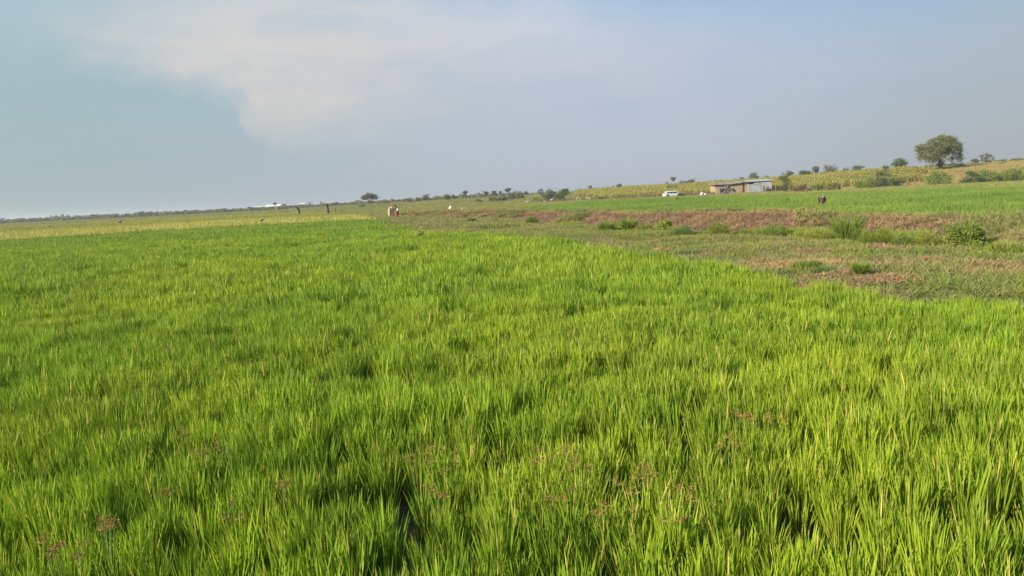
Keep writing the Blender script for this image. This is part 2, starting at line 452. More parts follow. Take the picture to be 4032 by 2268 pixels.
def tuft_mesh(name, mat, size, ntuft, nblade, h, wid, segs, spread=.05, lean=(.03, .42), bend=(.05, .7), dryp=.05, seed=0, hvar=.18, upright=1.0, leafy=0.0):
    r = np.random.default_rng(seed); roots = []
    g = int(math.ceil(math.sqrt(ntuft)))
    cells = [((i + .5) / g - .5, (j + .5) / g - .5) for i in range(g) for j in range(g)]; r.shuffle(cells); cells = cells[:ntuft]
    R_, H_, W_, A_, L_, B_, K_, D_ = ([] for _ in range(8))
    for cx, cy in cells:
        cx = (cx + r.uniform(-.45, .45) / g) * size; cy = (cy + r.uniform(-.45, .45) / g) * size
        k = max(3, int(nblade * r.uniform(.6, 1.35))); hh = h * r.uniform(1 - hvar, 1 + hvar)
        a = r.uniform(0, 2 * math.pi, k); q = np.sqrt(r.uniform(0, 1, k))
        up = (r.uniform(0, 1, k) < leafy) * r.uniform(.12, .62, k) * hh          # leaves that leave the stem higher up
        R_.append(np.stack([cx + np.cos(a) * (spread * q + up * .16 * q), cy + np.sin(a) * (spread * q + up * .16 * q), up], -1))
        H_.append(np.where(up > 0, (hh - up) * r.uniform(.55, 1.15, k), hh * r.triangular(.5, .95, 1.1, k))); W_.append(wid * r.uniform(.65, 1.3, k)); A_.append(a + r.normal(0, .5, k))
        L_.append((lean[0] + (lean[1] - lean[0]) * q * r.uniform(.4, 1, k)) * upright); B_.append(r.uniform(*bend, k) ** 1.4)
        tone = r.uniform(0, 1); K_.append(np.clip(tone * .65 + r.uniform(0, .35, k), 0, 1)); D_.append(np.where(r.uniform(0, 1, k) < dryp, r.uniform(.5, 1, k), 0))
    R_, H_, W_, A_, L_, B_, K_, D_ = (np.concatenate(q) for q in (R_, H_, W_, A_, L_, B_, K_, D_))
    v, f, a = blades(R_, H_, W_, A_, L_, B_, segs, K_, D_, r.uniform(0, 2 * math.pi, len(H_)))
    return mesh_np(name, v, f, np.full(len(f), 4), mat, {'c': a})


def scatter(name, meshes, pts, rz, scl, idx, label=None, tilt=None):
    """one object whose points each carry one of the patches"""
    pc = bpy.data.collections.new(name + '_kinds')
    for i, me in enumerate(meshes):
        pc.objects.link(bpy.data.objects.new('%s_kind_%02d' % (name, i), me))
    n = len(pts); me = bpy.data.meshes.new(name); me.vertices.add(n); me.vertices.foreach_set('co', np.asarray(pts, np.float32).ravel())
    rot = np.zeros((n, 3), np.float32); rot[:, 2] = rz
    if tilt is not None: rot[:, 0] = tilt[:, 0]; rot[:, 1] = tilt[:, 1]
    a = me.attributes.new('rot', 'FLOAT_VECTOR', 'POINT'); a.data.foreach_set('vector', rot.ravel())
    s3 = np.asarray(scl, np.float32); s3 = np.repeat(s3[:, None], 3, 1) if s3.ndim == 1 else s3
    a = me.attributes.new('scl', 'FLOAT_VECTOR', 'POINT'); a.data.foreach_set('vector', s3.astype(np.float32).ravel())
    a = me.attributes.new('kind', 'INT', 'POINT'); a.data.foreach_set('value', np.asarray(idx, np.int32))
    o = link(name, me)
    g = bpy.data.node_groups.new(name, 'GeometryNodeTree')
    g.interface.new_socket('Geometry', in_out='INPUT', socket_type='NodeSocketGeometry'); g.interface.new_socket('Geometry', in_out='OUTPUT', socket_type='NodeSocketGeometry')
    N = g.nodes; L = g.links
    gi = N.new('NodeGroupInput'); go = N.new('NodeGroupOutput'); iop = N.new('GeometryNodeInstanceOnPoints'); ci = N.new('GeometryNodeCollectionInfo')
    ci.inputs['Collection'].default_value = pc; ci.inputs['Separate Children'].default_value = True; ci.inputs['Reset Children'].default_value = True
    def na(nm, ty):
        q = N.new('GeometryNodeInputNamedAttribute'); q.data_type = ty; q.inputs['Name'].default_value = nm; return q.outputs['Attribute']
    L.new(gi.outputs[0], iop.inputs['Points']); L.new(ci.outputs[0], iop.inputs['Instance']); iop.inputs['Pick Instance'].default_value = True
    L.new(na('kind', 'INT'), iop.inputs['Instance Index']); L.new(na('rot', 'FLOAT_VECTOR'), iop.inputs['Rotation']); L.new(na('scl', 'FLOAT_VECTOR'), iop.inputs['Scale'])
    L.new(iop.outputs[0], go.inputs[0])
    md = o.modifiers.new('grow', 'NODES'); md.node_group = g
    return prop(o, label, kind='stuff')


def grid(x0, x1, y0, y1, step, jit=.3, seed=0):
    r = np.random.default_rng(seed); gx = np.arange(x0, x1, step); gy = np.arange(y0, y1, step)
    X, Y = np.meshgrid(gx, gy); X = X.ravel(); Y = Y.ravel()
    return X + r.uniform(-jit, jit, len(X)) * step, Y + r.uniform(-jit, jit, len(X)) * step


def infov(X, Y, m=.80, pad=2.0): return (np.abs(X) < Y * m + pad)


def field(name, label, protos, X, Y, seed=0, s=(.85, 1.15), zs=None, dz=0):
    r = np.random.default_rng(seed); n = len(X); Z = ground(X, Y) + dz
    sc3 = np.stack([r.uniform(*s, n)] * 3, -1)
    if zs is not None: sc3[:, 2] *= zs
    return scatter(name, protos, np.stack([X, Y, Z], -1), r.uniform(0, 6.283, n), sc3, r.integers(0, len(protos), n), label)


# near rice: three rings of detail
hmap = lambda X, Y: .84 + .34 * fbm(X, Y, .9, 3, 61)
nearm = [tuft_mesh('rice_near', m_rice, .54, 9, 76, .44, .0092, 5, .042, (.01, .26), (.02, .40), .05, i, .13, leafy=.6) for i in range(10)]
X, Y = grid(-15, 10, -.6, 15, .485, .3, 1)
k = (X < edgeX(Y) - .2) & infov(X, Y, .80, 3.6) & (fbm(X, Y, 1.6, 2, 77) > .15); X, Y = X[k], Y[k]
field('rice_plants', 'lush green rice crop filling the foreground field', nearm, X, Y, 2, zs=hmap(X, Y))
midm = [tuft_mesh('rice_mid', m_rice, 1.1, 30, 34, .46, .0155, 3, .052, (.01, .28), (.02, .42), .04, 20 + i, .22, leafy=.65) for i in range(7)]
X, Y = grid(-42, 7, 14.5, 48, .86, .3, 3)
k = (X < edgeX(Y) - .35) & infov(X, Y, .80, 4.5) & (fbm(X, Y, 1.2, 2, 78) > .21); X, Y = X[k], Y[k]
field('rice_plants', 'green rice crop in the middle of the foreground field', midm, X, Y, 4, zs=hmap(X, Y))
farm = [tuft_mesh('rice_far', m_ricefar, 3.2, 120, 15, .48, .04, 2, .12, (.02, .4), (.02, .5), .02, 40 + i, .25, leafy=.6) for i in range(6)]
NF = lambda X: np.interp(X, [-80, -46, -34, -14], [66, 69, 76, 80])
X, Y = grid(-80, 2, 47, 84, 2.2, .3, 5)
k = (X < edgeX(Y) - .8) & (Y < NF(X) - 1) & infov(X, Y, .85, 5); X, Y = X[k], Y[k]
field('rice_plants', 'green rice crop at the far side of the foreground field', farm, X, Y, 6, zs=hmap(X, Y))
# ripe and olive fields behind it
yel = [tuft_mesh('ripe_kind', m_yellow, 4.2, 90, 9, .62, .085, 2, .25, (.05, .5), (.1, .8), .1, 60 + i) for i in range(4)]
YT = lambda X: np.interp(X, [-110, -69, -50, -26], [104, 107, 118, 116])
X, Y = grid(-110, -12, 60, 116, 3.0, .3, 7)
k = (X < edgeX(Y) - 1.5) & (Y > NF(X) + 1 + 5 * (fbm(X, Y, .08, 2, 44) - .5)) & (Y < YT(X) + 14 * (fbm(X, Y, .05, 2, 45) - .5)) & (fbm(X * .3, Y, .16, 2, 46) > .30) & infov(X, Y, .85, 8); X, Y = X[k], Y[k]
field('ripening_rice', 'strip of yellow ripening rice beyond the green field', yel, X, Y, 8, zs=.9 + .3 * fbm(X, Y, .2, 2, 5))
oli = [tuft_mesh('olive_kind', m_olive, 6.5, 100, 8, .62, .13, 1, .4, (.05, .5), (.1, .6), .1, 70 + i) for i in range(4)]
X, Y = grid(-190, -20, 100, 215, 4.8, .3, 9)
k = (X < edgeX(Y) - 2) & (Y > NF(X) + 4) & infov(X, Y, .85, 10); X, Y = X[k], Y[k]
field('olive_rice', 'olive and green rice plots beyond the yellow strip', oli, X, Y, 10, zs=.8 + .5 * fbm(X, Y, .05, 2, 9))
# right-hand young paddy behind the embankment
ryg = [tuft_mesh('young_kind', m_ricer, 2.2, 70, 12, .52, .045, 2, .12, (.02, .4), (.02, .5), .02, 80 + i) for i in range(6)]
FR = lambda X: np.interp(X, [-12, 0, 8, 17, 29, 43, 53, 58, 75, 120], [88, 92, 119, 146, 130, 109, 94, 84, 62, 30])
X, Y = grid(-12, 95, 20, 148, 1.7, .3, 11)
k = (X > ridgeX(Y) + 3) & (Y < FR(X)) & (Y > 24) & infov(X, Y, .80, 5); k &= (X < 35) | (Y > 30)
k &= (X > -12 + (Y - 60) * .12); X, Y = X[k], Y[k]
field('young_rice', 'bright green young rice in the paddy behind the embankment', ryg, X, Y, 12, zs=.75 + .5 * fbm(X, Y, .25, 3, 15))
# meadow, grass and scrub between the paddies and the rising ground
mea = [tuft_mesh('meadow_kind', m_meadow, 6.0, 110, 9, .5, .11, 1, .35, (.1, .7), (.1, .9), .12, 90 + i) for i in range(4)]
X, Y = grid(-130, 150, 40, 320, 4.2, .3, 13)
pad = (X > ridgeX(Y) + 2) & (Y < FR(X) + 1.5)
k = infov(X, Y, .80, 8) & ~pad & (X > np.where(Y < 110, edgeX(Y) + 2, edgeX(Y))) & ~((X > 62) & (Y > 143)) & ((Y > 108) | (X > ridgeX(Y) + 2.5)); X, Y = X[k], Y[k]
field('meadow_grass', 'rough olive grass between the paddies and the rising ground', mea, X, Y, 14, zs=.5 + .9 * fbm(X, Y, .06, 3, 25))
dull = [tuft_mesh('dull_kind', m_meadow, 11, 120, 7, .55, .2, 1, .7, (.1, .7), (.1, .9), .05, 95 + i) for i in range(3)]
X, Y = grid(-420, -30, 205, 440, 8.5, .3, 15)
k = infov(X, Y, .80, 15) & (X < edgeX(Y) + 3); X, Y = X[k], Y[k]
field('meadow_grass', 'dull green plain at the left below the scrub belt', dull, X, Y, 16)
dsl = [tuft_mesh('slope_kind', m_dryslope, 4.5, 110, 8, .55, .08, 1, .25, (.1, .7), (.1, .9), .12, 98 + i) for i in range(4)]
X, Y = grid(55, 230, 140, 300, 3.2, .3, 17)
k = infov(X, Y, .76, 8) & (X > 62) & (Y > 146); X, Y = X[k], Y[k]
field('dry_grass', 'tan dry grass covering the rise at the right', dsl, X, Y, 18, zs=.6 + .8 * fbm(X, Y, .07, 3, 35))

# bank grass: short matted grass between the rice and the embankment
sg = [tuft_mesh('short_kind', m_path, .9, 60, 16, .18, .0135, 3, .07, (.2, 1.1), (.3, 1.6), .10, 110 + i) for i in range(8)]
X, Y = grid(-14, 17, 6, 50, .62, .35, 19)
k = (X > edgeX(Y) - .1) & (X < ridgeX(Y) - 2.9) & infov(X, Y, .78, 4); X, Y = X[k], Y[k]
field('bank_grass', 'matted short grass with dry brown patches beside the rice', sg, X, Y, 20, zs=.35 + 1.3 * fbm(X, Y, .6, 3, 45))
sgf = [tuft_mesh('short_far_kind', m_path, 2.4, 90, 9, .3, .04, 2, .15, (.2, 1.0), (.2, 1.2), .08, 120 + i) for i in range(5)]
X, Y = grid(-30, 9, 48, 112, 1.7, .3, 21)
k = (X > edgeX(Y) - .2) & (X < ridgeX(Y) - 2.4) & infov(X, Y, .78, 4); X, Y = X[k], Y[k]
field('bank_grass', 'green grass verge running away beside the embankment', sgf, X, Y, 22)


wv_ = [tuft_mesh('verge_kind', m_green if i % 2 else m_ygreen, .7, 7, 20, .21, .011, 3, .06, (.1, .9), (.2, 1.2), .08, 170 + i) for i in range(6)]
X, Y = grid(-8, 17, 9, 60, .62, .45, 51)
k = (X > edgeX(Y) + .2) & (X < ridgeX(Y) - 2.6) & infov(X, Y, .78, 4) & (fbm(X, Y, .55, 3, 52) > .60 - .16 * sstep(X - edgeX(Y), 1.5, 6)); X, Y = X[k], Y[k]
field('verge_weeds', 'greener taller weeds scattered through the matted verge', wv_, X, Y, 53, s=(.6, 1.4))


# straw and grass on the embankment itself
def on_bank(name, label, protos, n, cond, seed, s=(.7, 1.2), tiltk=.5):
    r = np.random.default_rng(seed); fl = np.argwhere(cond); fl = fl[r.integers(0, len(fl), n)]
    p = np.stack([BX[fl[:, 0], fl[:, 1]], BY[fl[:, 0], fl[:, 1]], BZ[fl[:, 0], fl[:, 1]] - .02], -1)
    p[:, :2] += r.uniform(-.08, .08, (n, 2))
    tilt = np.stack([r.normal(0, .2, n), -tiltk * sstep(-BD[fl[:, 0], fl[:, 1]], .3, 1.2)], -1)
    return scatter(name, protos, p, r.uniform(-.6, .6, n), r.uniform(*s, n), r.integers(0, len(protos), n), label, tilt)


st = [tuft_mesh('straw_kind', m_straw, .35, 4, 12, .24, .012, 4, .06, (.3, 1.2), (.6, 2.0), .1, 130 + i) for i in range(6)]
sgb = [tuft_mesh('bankweed_kind', m_path, .5, 8, 16, .26, .014, 3, .06, (.2, 1.0), (.3, 1.4), .15, 140 + i) for i in range(6)]
veg = fbm(BX, BY, .45, 3, 71)
m_stalk = leafmat('dead_stalk', (.15, .10, .06), (.32, .235, .13), (.33, .25, .12), (.45, .32, .17), .5, .1, .8, .05)
stk = [tuft_mesh('stalk_kind', m_stalk, .5, 7, 5, .30, .012, 4, .05, (.2, 1.0), (.5, 1.8), .2, 160 + i) for i in range(6)]
on_bank('dead_stalks', 'thin dead stalks and roots hanging over the bare face of the embankment', stk, 2100, (BD > -2.9) & (BD < -.2) & (BS < 100), 33, (.6, 1.2), .5)
on_bank('straw', 'dry straw hanging over the crest and face of the embankment', st, 1000, (BD > -2.9) & (BD < .4) & (BS < 100) & ((np.abs(BD + .15) < .35) | (veg > .68)), 31)
on_bank('embankment_grass', 'low mixed grass on top of the embankment', sgb, 9000, (BD > np.where(BS > 26, .9, .1)) & (BD < 2.9) | ((veg > np.where(BS > 48, .60, .80)) & (BD > -3.2) & (BD < 0)) | ((BS < 23) & (BD > -3.2) & (fbm(BX, BY, .35, 3, 72) > .40)), 32, (.7, 1.3), .3)
gw = [tuft_mesh('toe_kind', m_ygreen if i % 2 else m_green, .9, 9, 24, .30, .014, 4, .07, (.05, .6), (.1, .9), .06, 150 + i) for i in range(6)]
r_ = np.random.default_rng(5)
fl = np.argwhere((BD > -3.4) & (BD < -2.5) & (BS < 105) & (fbm(BX, BY, .6, 3, 91) > np.where(BS < 30, .42, .52))); fl = fl[r_.integers(0, len(fl), 900)]
p = np.stack([BX[fl[:, 0], fl[:, 1]], BY[fl[:, 0], fl[:, 1]], np.maximum(.08, BZ[fl[:, 0], fl[:, 1]] - .05)], -1)
scatter('toe_grass', gw, p, r_.uniform(0, 6, len(p)), np.stack([r_.uniform(.7, 1.2, len(p))] * 3, -1) * (.55 + 1.0 * fbm(p[:, 0], p[:, 1], .3, 2, 93))[:, None], r_.integers(0, 6, len(p)), 'taller green grass along the foot of the embankment')


# ------------------------------------------------------------------ plants as things
def leaves_mesh(name, mat, cent, size, seed, droop=0, aspect=1.6, dry=0):
    r = np.random.default_rng(seed); n = len(cent); cent = np.asarray(cent)
    a = r.normal(0, 1, (n, 3)); a[:, 2] = a[:, 2] * .6 - droop; a /= np.linalg.norm(a, axis=1)[:, None]
    b = r.normal(0, 1, (n, 3)); b -= (b * a).sum(1)[:, None] * a; b /= np.linalg.norm(b, axis=1)[:, None]
    s = size * r.uniform(.6, 1.4, n)[:, None]
    L = a * s * aspect / 2; W = b * s / 2
    v = np.stack([cent - L, cent + W - L * .2, cent + L, cent - W - L * .1], 1).reshape(-1, 3)
    f = np.arange(n * 4).reshape(-1, 4)
    at = np.zeros((n, 4, 4)); at[..., 0] = r.uniform(0, 1, n)[:, None]; at[..., 1] = r.uniform(0, 1, n)[:, None]
    at[..., 2] = np.where(r.uniform(0, 1, n) < dry, .8, 0)[:, None]; at[..., 3] = 1
    return mesh_np(name, v, f, np.full(n, 4), mat, {'c': at.reshape(-1, 4)})


def clumps(r, cw, cd, z0, z1, nc, per, spread, shape='round', droop=0.0):
    """leaf positions gathered round cluster centres inside a crown"""
    out = []; cs = []
    for i in range(nc):
        for _ in range(60):
            p = r.uniform(-1, 1, 3); q = np.linalg.norm(p)
            if shape == 'umbrella': ok = p[0] ** 2 + p[1] ** 2 < 1 and p[2] > -.1 + .5 * (p[0] ** 2 + p[1] ** 2) * -1 and p[2] < .95 - .6 * (p[0] ** 2 + p[1] ** 2) and p[2] > -.25
            elif shape == 'ball': ok = .45 < q < 1
            elif shape == 'cone': ok = math.hypot(p[0], p[1]) < (1 - p[2]) / 2 * 1.0 + .1
            elif shape == 'vase': ok = math.hypot(p[0], p[1]) < (p[2] + 1) / 2 * .9 + .08
            elif shape == 'dome': ok = p[2] > -1 and p[0] ** 2 + p[1] ** 2 + (max(0, p[2] + .3) / 1.3) ** 2 < 1
            else: ok = q < 1
            if ok: break
        c = np.array([p[0] * cw / 2, p[1] * cd / 2, (z0 + z1) / 2 + p[2] * (z1 - z0) / 2]); cs.append(c)
        k = max(4, int(per * r.uniform(.5, 1.5))); g = r.normal(0, 1, (k, 3)) * np.array([1, 1, .7]) * spread * r.uniform(.6, 1.3)
        if droop: g[:, 2] -= np.abs(r.normal(0, droop, k))
        out.append(c + g)
    return np.concatenate(out), cs


def woody(root, name, mat, base_pts, cs, r0, r, nb=10, fork=.35, thin=.35):
    mb = MB(); top = Vector(base_pts[-1]); mb.tube(base_pts, [r0 * (1 - .35 * i / (len(base_pts) - 1)) for i in range(len(base_pts))], 7)
    pick = [cs[i] for i in r.permutation(len(cs))[:nb]]
    for c in pick:
        t = r.uniform(fork, 1.0); i = t * (len(base_pts) - 1); a = Vector(base_pts[int(i)]).lerp(Vector(base_pts[min(int(i) + 1, len(base_pts) - 1)]), i - int(i))
        e = Vector(c); m = a.lerp(e, .5) + Vector((r.normal(0, .06), r.normal(0, .06), .10)) * (e - a).length
        mb.tube([a, a.lerp(m, .5) + Vector((0, 0, .03)) * (e - a).length, m, e], [r0 * thin, r0 * thin * .75, r0 * thin * .5, r0 * .08], 5)
    return mb.build(name, mat, root, True)


def plant(name, label, cat, px, D, wpx, hpx, mat, kind='bush', seed=1, lift=0, group=None, leaf=None, dens=1.0, dry=.03, base=None, trunkmat=None, dz=0, depth=.85, clear=.3):
    """wpx, hpx: size in photo pixels at distance D"""
    r = np.random.default_rng(seed + 500); x, y, z = place(px, D); z += dz
    W = wpx * D / FPX * (1.25 if 200 < D < 300 else 1); Hh = hpx * D / FPX
    if D > 100 and px in TOPS: Hh = max(Hh * .7, (868 - .0486 * px - TOPS[px]) * D / FPX + H - z + .04)
    root = empty(name, (x, y, z - .04), label, cat, group)
    pxm = 3.94 * D / FPX                                     # metres per render pixel
    ls = leaf if leaf else max(.10, pxm * .62)
    if kind == 'feathery':                                   # many fine upright shoots springing from a rounded clump
        nc = int(min(46, 14 + W * 14)); n = int(nc * 26 * dens); q = np.sqrt(r.uniform(0, 1, n)); a = r.uniform(0, 6.283, n)
        z0 = Hh * .72 * r.uniform(0, 1, n) * np.sqrt(1 - q * q * .9)
        rt = np.stack([np.cos(a) * q * W * .44, np.sin(a) * q * W * .38, z0], -1); pw = max(.012, pxm * .32)
        lump = fbm(rt[:, 0] * 1 + seed, rt[:, 1], 3 / max(W, .5), 2, seed) * .9 + .55; rt[:, 2] *= lump
        v, f, at = blades(rt, Hh * r.uniform(.14, .36, n) * lump, pw * r.uniform(.6, 1.4, n), a + r.normal(0, .6, n), .15 + q * r.uniform(.2, .9, n), r.uniform(.1, 1.2, n), 2,
                          r.uniform(0, 1, n), np.where(r.uniform(0, 1, n) < dry, .8, 0), r.uniform(0, 6.28, n))
        st = MB()
        for i in range(9):
            c = rt[r.integers(0, n)]; st.tube([(c[0] * .2, c[1] * .2, 0), (c[0] * .6, c[1] * .6, c[2] * .6), tuple(c)], [.012, .008, .004], 4, False)
        st.build('stem', m_sedgestem, root); link('foliage', mesh_np('foliage', v, f, np.full(len(f), 4), mat, {'c': at}), root)
    elif kind == 'bush':
        area = W * Hh / (ls * ls * .7); nc = int(min(60, max(9, 10 + W * 6))); per = max(8, int(area * 3.2 * dens / nc))
        L, cs = clumps(r, W * .92, W * depth, .02, Hh * .93, nc, per, min(W, Hh) * .13, 'dome')
        L[:, 2] = np.maximum(L[:, 2], .02)
        woody(root, 'stem', trunkmat or m_bark, [(0, 0, 0), (.02, 0, Hh * .15), (0, .01, Hh * .35)], cs, max(.02, Hh * .03), r, 8, .0, .6)
        link('foliage', leaves_mesh('foliage', mat, L, ls, seed, 0, 1.6, dry), root)
    elif kind in ('ball', 'umbrella', 'cone', 'round', 'airy', 'vase'):
        c0 = Hh * clear; nc = int(min(70, 14 + W * 6)); 
        shp = {'airy': 'round'}.get(kind, kind)
        area = W * (Hh - c0) / (ls * ls * .7); per = max(8, int(area * (3.4 if kind != 'airy' else 1.7) * dens / nc))
        L, cs = clumps(r, W * .9, W * depth, c0, Hh * .97, nc, per, min(W, Hh - c0) * (.12 if kind != 'airy' else .09), shp)
        woody(root, 'trunk', trunkmat or m_bark, [(0, 0, 0), (W * .01, 0, c0 * .5), (-W * .01, 0, c0 + (Hh - c0) * .15)], cs, max(.04, Hh * .028), r, 12, .45)
        link('crown', leaves_mesh('crown', mat, L, ls, seed, 0, 1.6, dry), root)
    elif kind == 'candelabra':                               # bare stem, then many upturned fleshy arms making a cup
        c0 = Hh * clear; mb = MB(); tr = MB()
        tr.tube([(0, 0, 0), (.02, 0, c0 * .6), (0, 0, c0 * 1.05)], [Hh * .035, Hh * .03, Hh * .03], 7)
        na = int(22 * dens)
        for i in range(na):
            a = i * 2.4; q = math.sqrt((i + .5) / na); e = (math.cos(a) * W * .47 * q, math.sin(a) * W * .47 * q)
            zt = Hh * (1 - .10 * q * q - r.uniform(0, .06)); zb = c0 * r.uniform(.85, 1.1)
            rr = max(W * .055, .05)
            tr_pts = [(0, 0, zb), (e[0] * .5, e[1] * .5, zb + (zt - zb) * .18), (e[0] * .9, e[1] * .9, zb + (zt - zb) * .5), (e[0], e[1], zt)]
            mb.tube(tr_pts, [rr * .6, rr * .8, rr * 1.1, rr * .7], 5)
        tr.build('trunk', trunkmat or m_bark, root, True)
        me = mb.build('crown', mat, root, True).data
        at = me.attributes.new('c', 'FLOAT_COLOR', 'POINT'); n = len(me.vertices)
        c = np.ones((n, 4), np.float32); c[:, 0] = np.repeat(r.uniform(0, 1, n // 20 + 1), 20)[:n]; c[:, 1] = .5; c[:, 2] = 0; at.data.foreach_set('color', c.ravel())
    elif kind == 'dead':
        mb = MB(); mb.tube([(0, 0, 0), (.05, 0, Hh * .4), (0, 0, Hh * .55)], [Hh * .04, Hh * .03, Hh * .025], 6)
        for i in range(9):
            a = r.uniform(0, 6.28); s = r.uniform(.35, .55)
            e = Vector((math.cos(a) * W * .5, math.sin(a) * W * .4, Hh * r.uniform(.7, 1)))
            b = Vector((0, 0, Hh * s)); mb.tube([b, b.lerp(e, .5) + Vector((0, 0, -.05 * Hh)), e], [Hh * .02, Hh * .014, .01], 5)
        mb.build('trunk', trunkmat or m_palebark, root, True)
        L, cs = clumps(r, W, W * .6, Hh * .6, Hh, 6, 8, W * .08, 'round')
        link('crown', leaves_mesh('crown', mat, L, ls, seed, 0, 1.6, .3), root)
    elif kind == 'grass':                                    # tall fountain of blades
        n = int(260 * dens); a = r.uniform(0, 6.283, n); q = np.sqrt(r.uniform(0, 1, n)); pw = max(.012, pxm * .5)
        rt = np.stack([np.cos(a) * q * W * .22, np.sin(a) * q * W * .22, np.zeros(n)], -1)
        v, f, at = blades(rt, Hh * r.uniform(.55, 1.15, n), pw * r.uniform(.6, 1.3, n), a + r.normal(0, .4, n), .05 + q * r.uniform(.1, .8, n) * min(1, W / Hh * .7), r.uniform(.1, 1.1, n) ** 1.3, 4,
                          r.uniform(0, 1, n), np.where(r.uniform(0, 1, n) < dry, .8, 0), r.uniform(0, 6.28, n))
        me = mesh_np(name, v, f, np.full(len(f), 4), mat, {'c': at})
        b = link('leaves', me, root)
    return root


# weeds along the embankment foot and on the grass (distance from where they stand)
TOPS = {3539: 625, 3479: 644, 3500: 686, 3410: 694, 2970: 680, 2923: 698, 2896: 701, 2994: 694, 3018: 691, 2816: 708, 2838: 706, 2652: 699, 2690: 707, 2718: 703, 2627: 716, 2646: 724, 2602: 722, 2437: 722, 2417: 731, 2325: 730, 2348: 738, 2288: 742, 2227: 741, 2160: 746, 2205: 746, 2130: 744, 2071: 752, 2048: 760, 2014: 760, 2000: 741, 1970: 754, 1947: 752, 1914: 754, 1884: 758, 1831: 753, 1786: 767, 1762: 764, 1677: 766, 1648: 776, 1611: 776, 1456: 759, 1083: 795, 1117: 802, 1222: 797, 1264: 794, 3376: 652, 3425: 662, 3329: 662, 3268: 648, 3212: 652, 3172: 669, 3112: 674, 3092: 678, 3838: 626, 3881: 605, 3936: 630, 3962: 631, 4000: 629, 3585: 656, 3640: 656, 3748: 641, 3697: 668, 3825: 672, 3888: 666, 3948: 660, 4012: 655, 5: 857, 38: 861, 76: 858, 160: 854, 203: 844, 221: 848, 247: 842, 264: 842, 383: 839, 425: 836, 461: 836, 505: 836, 539: 835, 563: 830, 617: 829, 648: 827}
W_ = [
 ('grass_clump', 'small bluish green tuft at the far end of the earth bank', 1852, 60, 44, 26, m_blue, 'bush'),
 ('weed_bush', 'green rounded weed between two bare stretches of the bank', 2090, 52, 54, 32, m_green, 'bush'),
 ('grass_clump', 'broad green grass clump against the middle of the bare red bank', 2386, 37.5, 95, 50, m_green, 'grass'),
 ('grass_clump', 'thin upright pale grass clump left of the olive bush at the bank', 2470, 36, 60, 60, m_green, 'grass'),
 ('weed_bush', 'olive green bush with a dark right side under the bank', 2614, 33.5, 92, 46, m_ygreen, 'bush'),
 ('weed_bush', 'bluish green leafy bush in front of the red bank', 2684, 31, 78, 46, m_blue, 'bush'),
 ('weed_bush', 'bright yellow green bush at the foot of the bank', 2822, 30, 96, 56, m_ygreen, 'bush'),
 ('weed_bush', 'wide green bush at the bank left of the pale leaved shrub', 3035, 27.6, 140, 58, m_green, 'bush'),
 ('pale_shrub', 'slender shrub with pale yellowish leaves growing on the bank face', 3152, 28.0, 52, 74, m_pale, 'airy'),
 ('grass_clump', 'tall upright grass clump with pale seed stalks by the bank', 3335, 23.5, 120, 120, m_green, 'grass'),
 ('weed_bush', 'yellow green bush in front of the gully in the bank', 3450, 21.8, 135, 82, m_ygreen, 'bush'),
 ('weed_bush', 'light green feathery bush below the bare arch of earth', 3664, 20.8, 120, 78, m_ygreen, 'bush'),
 ('weed_bush', 'largest dark green bush standing at the right end of the bank', 3830, 20.0, 150, 125, m_green, 'bush'),
 ('weed_bush', 'low yellow green thicket at the right edge under the grassy bank', 3975, 18.3, 170, 70, m_ygreen, 'bush'),
 ('grass_clump', 'bushy green tuft beside the brown matted patch', 3390, 15.0, 80, 58, m_green, 'grass'),
 ('grass_clump', 'bluish green tuft left of the brown matted patch', 3252, 15.6, 130, 40, m_blue, 'bush'),
 ('grass_clump', 'flat green tuft on the dry tan grass', 3178, 16.8, 140, 32, m_green, 'bush'),
 ('weed_bush', 'low light green weeds between the wide bush and the tall grass clump', 3225, 24.8, 130, 50, m_ygreen, 'bush'),
 ('weed_bush', 'ragged green weeds filling the space right of the tall grass clump', 3400, 22.6, 90, 70, m_green, 'bush'),
 ('weed_bush', 'low olive weeds before the gully right of the yellow green bush', 3560, 21.2, 110, 56, m_green, 'bush'),
 ('weed_bush', 'yellowish weeds left of the largest dark green bush', 3745, 20.2, 90, 62, m_ygreen, 'bush'),
 ('weed_bush', 'low green weeds at the foot of the bank left of the olive bush', 2530, 35.5, 90, 30, m_green, 'bush'),
 ('weed_bush', 'low green weeds at the foot of the bank right of the bright yellow green bush', 2925, 28.8, 90, 34, m_green, 'bush'),
 ('grass_clump', 'low green fringe of grass left of the broad grass clump', 2290, 41, 110, 24, m_green, 'bush'),
 ('weed_bush', 'dark shrub behind the bank crest against the bright paddy', 2815, 42, 64, 46, m_dark, 'bush'),
 ('weed_bush', 'small bluish bush in the paddy behind the bank', 2342, 62, 26, 30, m_blue, 'bush'),
 ('grass_clump', 'sparse pale stalks sticking up out of the paddy behind the bank', 2615, 50, 70, 50, m_grey, 'grass'),
]
for i, (nm, lb, px, D, wp, hp, mt, kd) in enumerate(W_):
    plant(nm, lb, 'plant' if nm != 'weed_bush' else 'bush', px, D, wp, hp, mt, 'feathery' if kd == 'bush' and 'dark' not in lb else kd, seed=200 + i, leaf=max(.028, D * .0013), dry=.05, dens=2.2, dz=.55 if nm == 'pale_shrub' else (.12 if D < 35 else .05))
